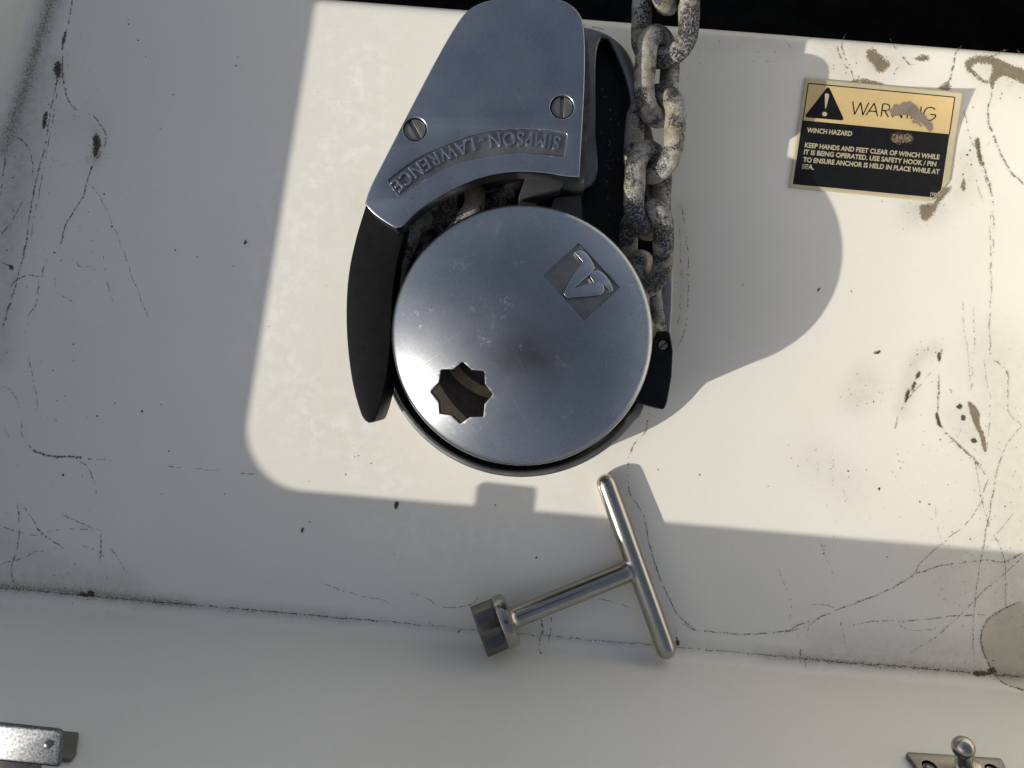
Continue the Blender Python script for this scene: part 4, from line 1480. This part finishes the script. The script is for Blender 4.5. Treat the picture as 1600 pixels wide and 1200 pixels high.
# ------------------------------------------------------------------ fittings on the aft wall
WALL = walls.data
from mathutils.bvhtree import BVHTree
bvh = BVHTree.FromPolygons([v.co[:] for v in WALL.vertices], [tuple(p.vertices) for p in WALL.polygons])
def wall_hit(px, py):
    """Where the sight line through a photo pixel meets the wall."""
    o_ = Vector((0, 0, CAM_H)); d = (Vector(W(px, py, 0)) - o_).normalized()
    h, n__, i, dist = bvh.ray_cast(o_, d)
    return h, n__
def box_on(name, origin, ax, ay, az, sx, sy, sz, bev, mat, off=(0, 0, 0), segs=3):
    """Bevelled box: extents sx, sy, sz along the axes, starting at origin + off."""
    bm_ = bmesh.new()
    bmesh.ops.create_cube(bm_, size=1.0)
    for v in bm_.verts:
        v.co = Vector(((v.co.x + .5) * sx + off[0], (v.co.y + .5) * sy + off[1], (v.co.z + .5) * sz + off[2]))
    if bev:
        bmesh.ops.bevel(bm_, geom=bm_.edges[:], offset=bev, segments=segs, affect='EDGES', profile=0.5)
    M = Matrix((ax, ay, az)).transposed().to_4x4(); M.translation = origin
    bm_.transform(M)
    bmesh.ops.recalc_face_normals(bm_, faces=bm_.faces)
    me = bpy.data.meshes.new(name); bm_.to_mesh(me); bm_.free()
    shade(me, 30)
    return link_mesh(name, me, mat)
wt_ = (A1 - A0).normalized(); wtx = Vector((wt_.x, wt_.y, 0))
hp, hn = wall_hit(112, 1172)
if hn.y < 0: hn = -hn
wup = hn.cross(wtx)
if wup.z < 0: wup = -wup
br = empty("stay_bracket", hp, "bright scratched aluminium stay bracket on the near wall of the locker", "bracket")
# base plate on the wall, dark end visible to the right of the bar
o = plate("base_plate", round_poly([(-0.045, -0.0060), (-0.0005, -0.0060), (0.0028, 0.0018), (0.0028, 0.0052), (-0.045, 0.0052)], [0, .0006, .001, .001, 0], 3), 0.0003, 0.0022, 0.0003, STEEL_ROUGH)
M = Matrix((wtx, wup, wtx.cross(wup))).transposed().to_4x4()
if (wtx.cross(wup)).dot(hn) < 0:
    M = Matrix((wtx, wup, hn)).transposed().to_4x4()
o.data.transform(M); o.data.transform(Matrix.Translation(hp)); adopt(o, br)
# bright bar: a short flat strip standing off the wall into the sun; its end throws the bump on the edge shadow
bz = 0.0900
pA = Vector(W(-17, 1130, bz)); pB = Vector(W(97, 1142, bz))
bx = (pB - pA); bl = bx.length; bx.normalize(); by = Vector((-bx.y, bx.x, 0)); bz_ = Vector((0, 0, 1))
wd_ = 58 * (CAM_H - bz) / FPX
c_ = [pA, pB, pB - by * wd_, pA - by * wd_]
o = plate("bar", round_poly([(p.x, p.y) for p in c_], [0.0015, 0.0026, 0.0004, 0.0004], 5), bz - 0.0022, bz, 0.0007, BRUSHED)
adopt(o, br)
rp = Vector(W(75, 1163, bz))
adopt(lathe("rivet", [(0, bz + 0.0010), (0.0006, bz + 0.00095), (0.0011, bz + 0.0006), (0.0014, bz - 0.0002)], rp.x, rp.y, 24, BRUSHED), br)
mid_ = (c_[2] + c_[3]) / 2
adopt(box_on("standoff", Vector((mid_.x, mid_.y, bz - 0.0107)), bx, by, bz_, bl * 0.5, 0.030, 0.0085, 0.0006, STEEL_ROUGH, (-bl * 0.46, -0.028, 0)), br)

hp2, hn2 = wall_hit(1490, 1196)
if hn2.y < 0: hn2 = -hn2
wup2 = hn2.cross(wtx)
if wup2.z < 0: wup2 = -wup2
bs = empty("ball_stud_plate", hp2, "grey steel plate with a ball stud on the near wall at the lower right", "ball stud")
M2 = Matrix((wtx, wup2, hn2)).transposed().to_4x4(); M2.translation = hp2
def loc2(px, py):
    h_, _ = wall_hit(px, py)
    return ((h_ - hp2).dot(wtx), (h_ - hp2).dot(wup2))
pl = [loc2(1412, 1181), loc2(1562, 1191)]
a_, b_ = pl[0], pl[1]
hh = 0.020
plt_pts = round_poly([a_, (a_[0] + 0.004, a_[1] + hh), (b_[0] - 0.004, b_[1] + hh), b_], 0.0012, 3)
hA_, hB_ = (a_[0] + 0.0068, a_[1] + 0.0062), (b_[0] - 0.0068, b_[1] + 0.0062)
o = plate("mounting_plate", plt_pts, 0.0004, 0.0024, 0.0003, STEEL_ROUGH, holes=[circ(*hA_, 0.0028, 0, 360, 24)[:-1], circ(*hB_, 0.0028, 0, 360, 24)[:-1]])
o.data.transform(M2); adopt(o, bs)
for hq in (hA_, hB_):
    s_ = lathe("screw", [(0, 0.0018), (0.001, 0.0018), (0.0012, 0.0011), (0.0022, 0.0016), (0.0026, 0.0009), (0.0026, 0.0003)], hq[0], hq[1], 24, STEEL_ROUGH)
    s_.data.transform(M2); adopt(s_, bs)
# ball: where its pixel lies 13 mm off the wall
mx = (loc2(1500, 1190)[0])
base_p = hp2 + wtx * mx + wup2 * (a_[1] + 0.006)
def ball_px(l):
    q_ = base_p + hn2 * l
    return to_px(q_.x, q_.y, q_.z)
ln = 0.0085
ballc = Vector(W(1505, 1168, (base_p + hn2 * ln).z))
axis = (ballc - base_p).normalized()
L_ = (ballc - base_p).length
rb = 0.0042
prf = [(0.0022, 0.0052), (0.0036, 0.0052), (0.0040, 0.0046), (0.0042, 0.0028), (L_ - rb * 0.80, 0.0025)]
for k_ in range(-5, 10):
    a = math.pi / 2 * k_ / 9
    if math.cos(a) * rb > 0.0023 or k_ > 0:
        prf.append((L_ + rb * math.sin(a), max(rb * math.cos(a), 0.00003)))
adopt(axis_lathe("ball_stud", prf, base_p, axis, 32, None, STEEL, 40), bs)

# ------------------------------------------------------------------ the phone that takes the picture: its dark reflection lies on the cap
ph = empty("phone", (0.006, -0.012, CAM_H + 0.004), "dark phone held above the windlass, mirrored as the dark patch on its cap", "phone")
body = plate("phone_body", round_poly([(-0.072, -0.066), (0.096, -0.066), (0.096, 0.018), (-0.072, 0.018)], 0.010, 6), CAM_H + 0.004, CAM_H + 0.0125, 0.002, mat_simple("dark_phone_back", (0.030, 0.015, 0.014), 0.4, 0.0, 0.2, 50, 0))
adopt(body, ph)
adopt(plate("lens_ring", circ(0, 0, 0.008, 0, 360, 32)[:-1], CAM_H + 0.0022, CAM_H + 0.0045, 0.0004, STEEL_ROUGH, holes=[circ(0, 0, 0.006, 0, 360, 32)[:-1]]), ph)
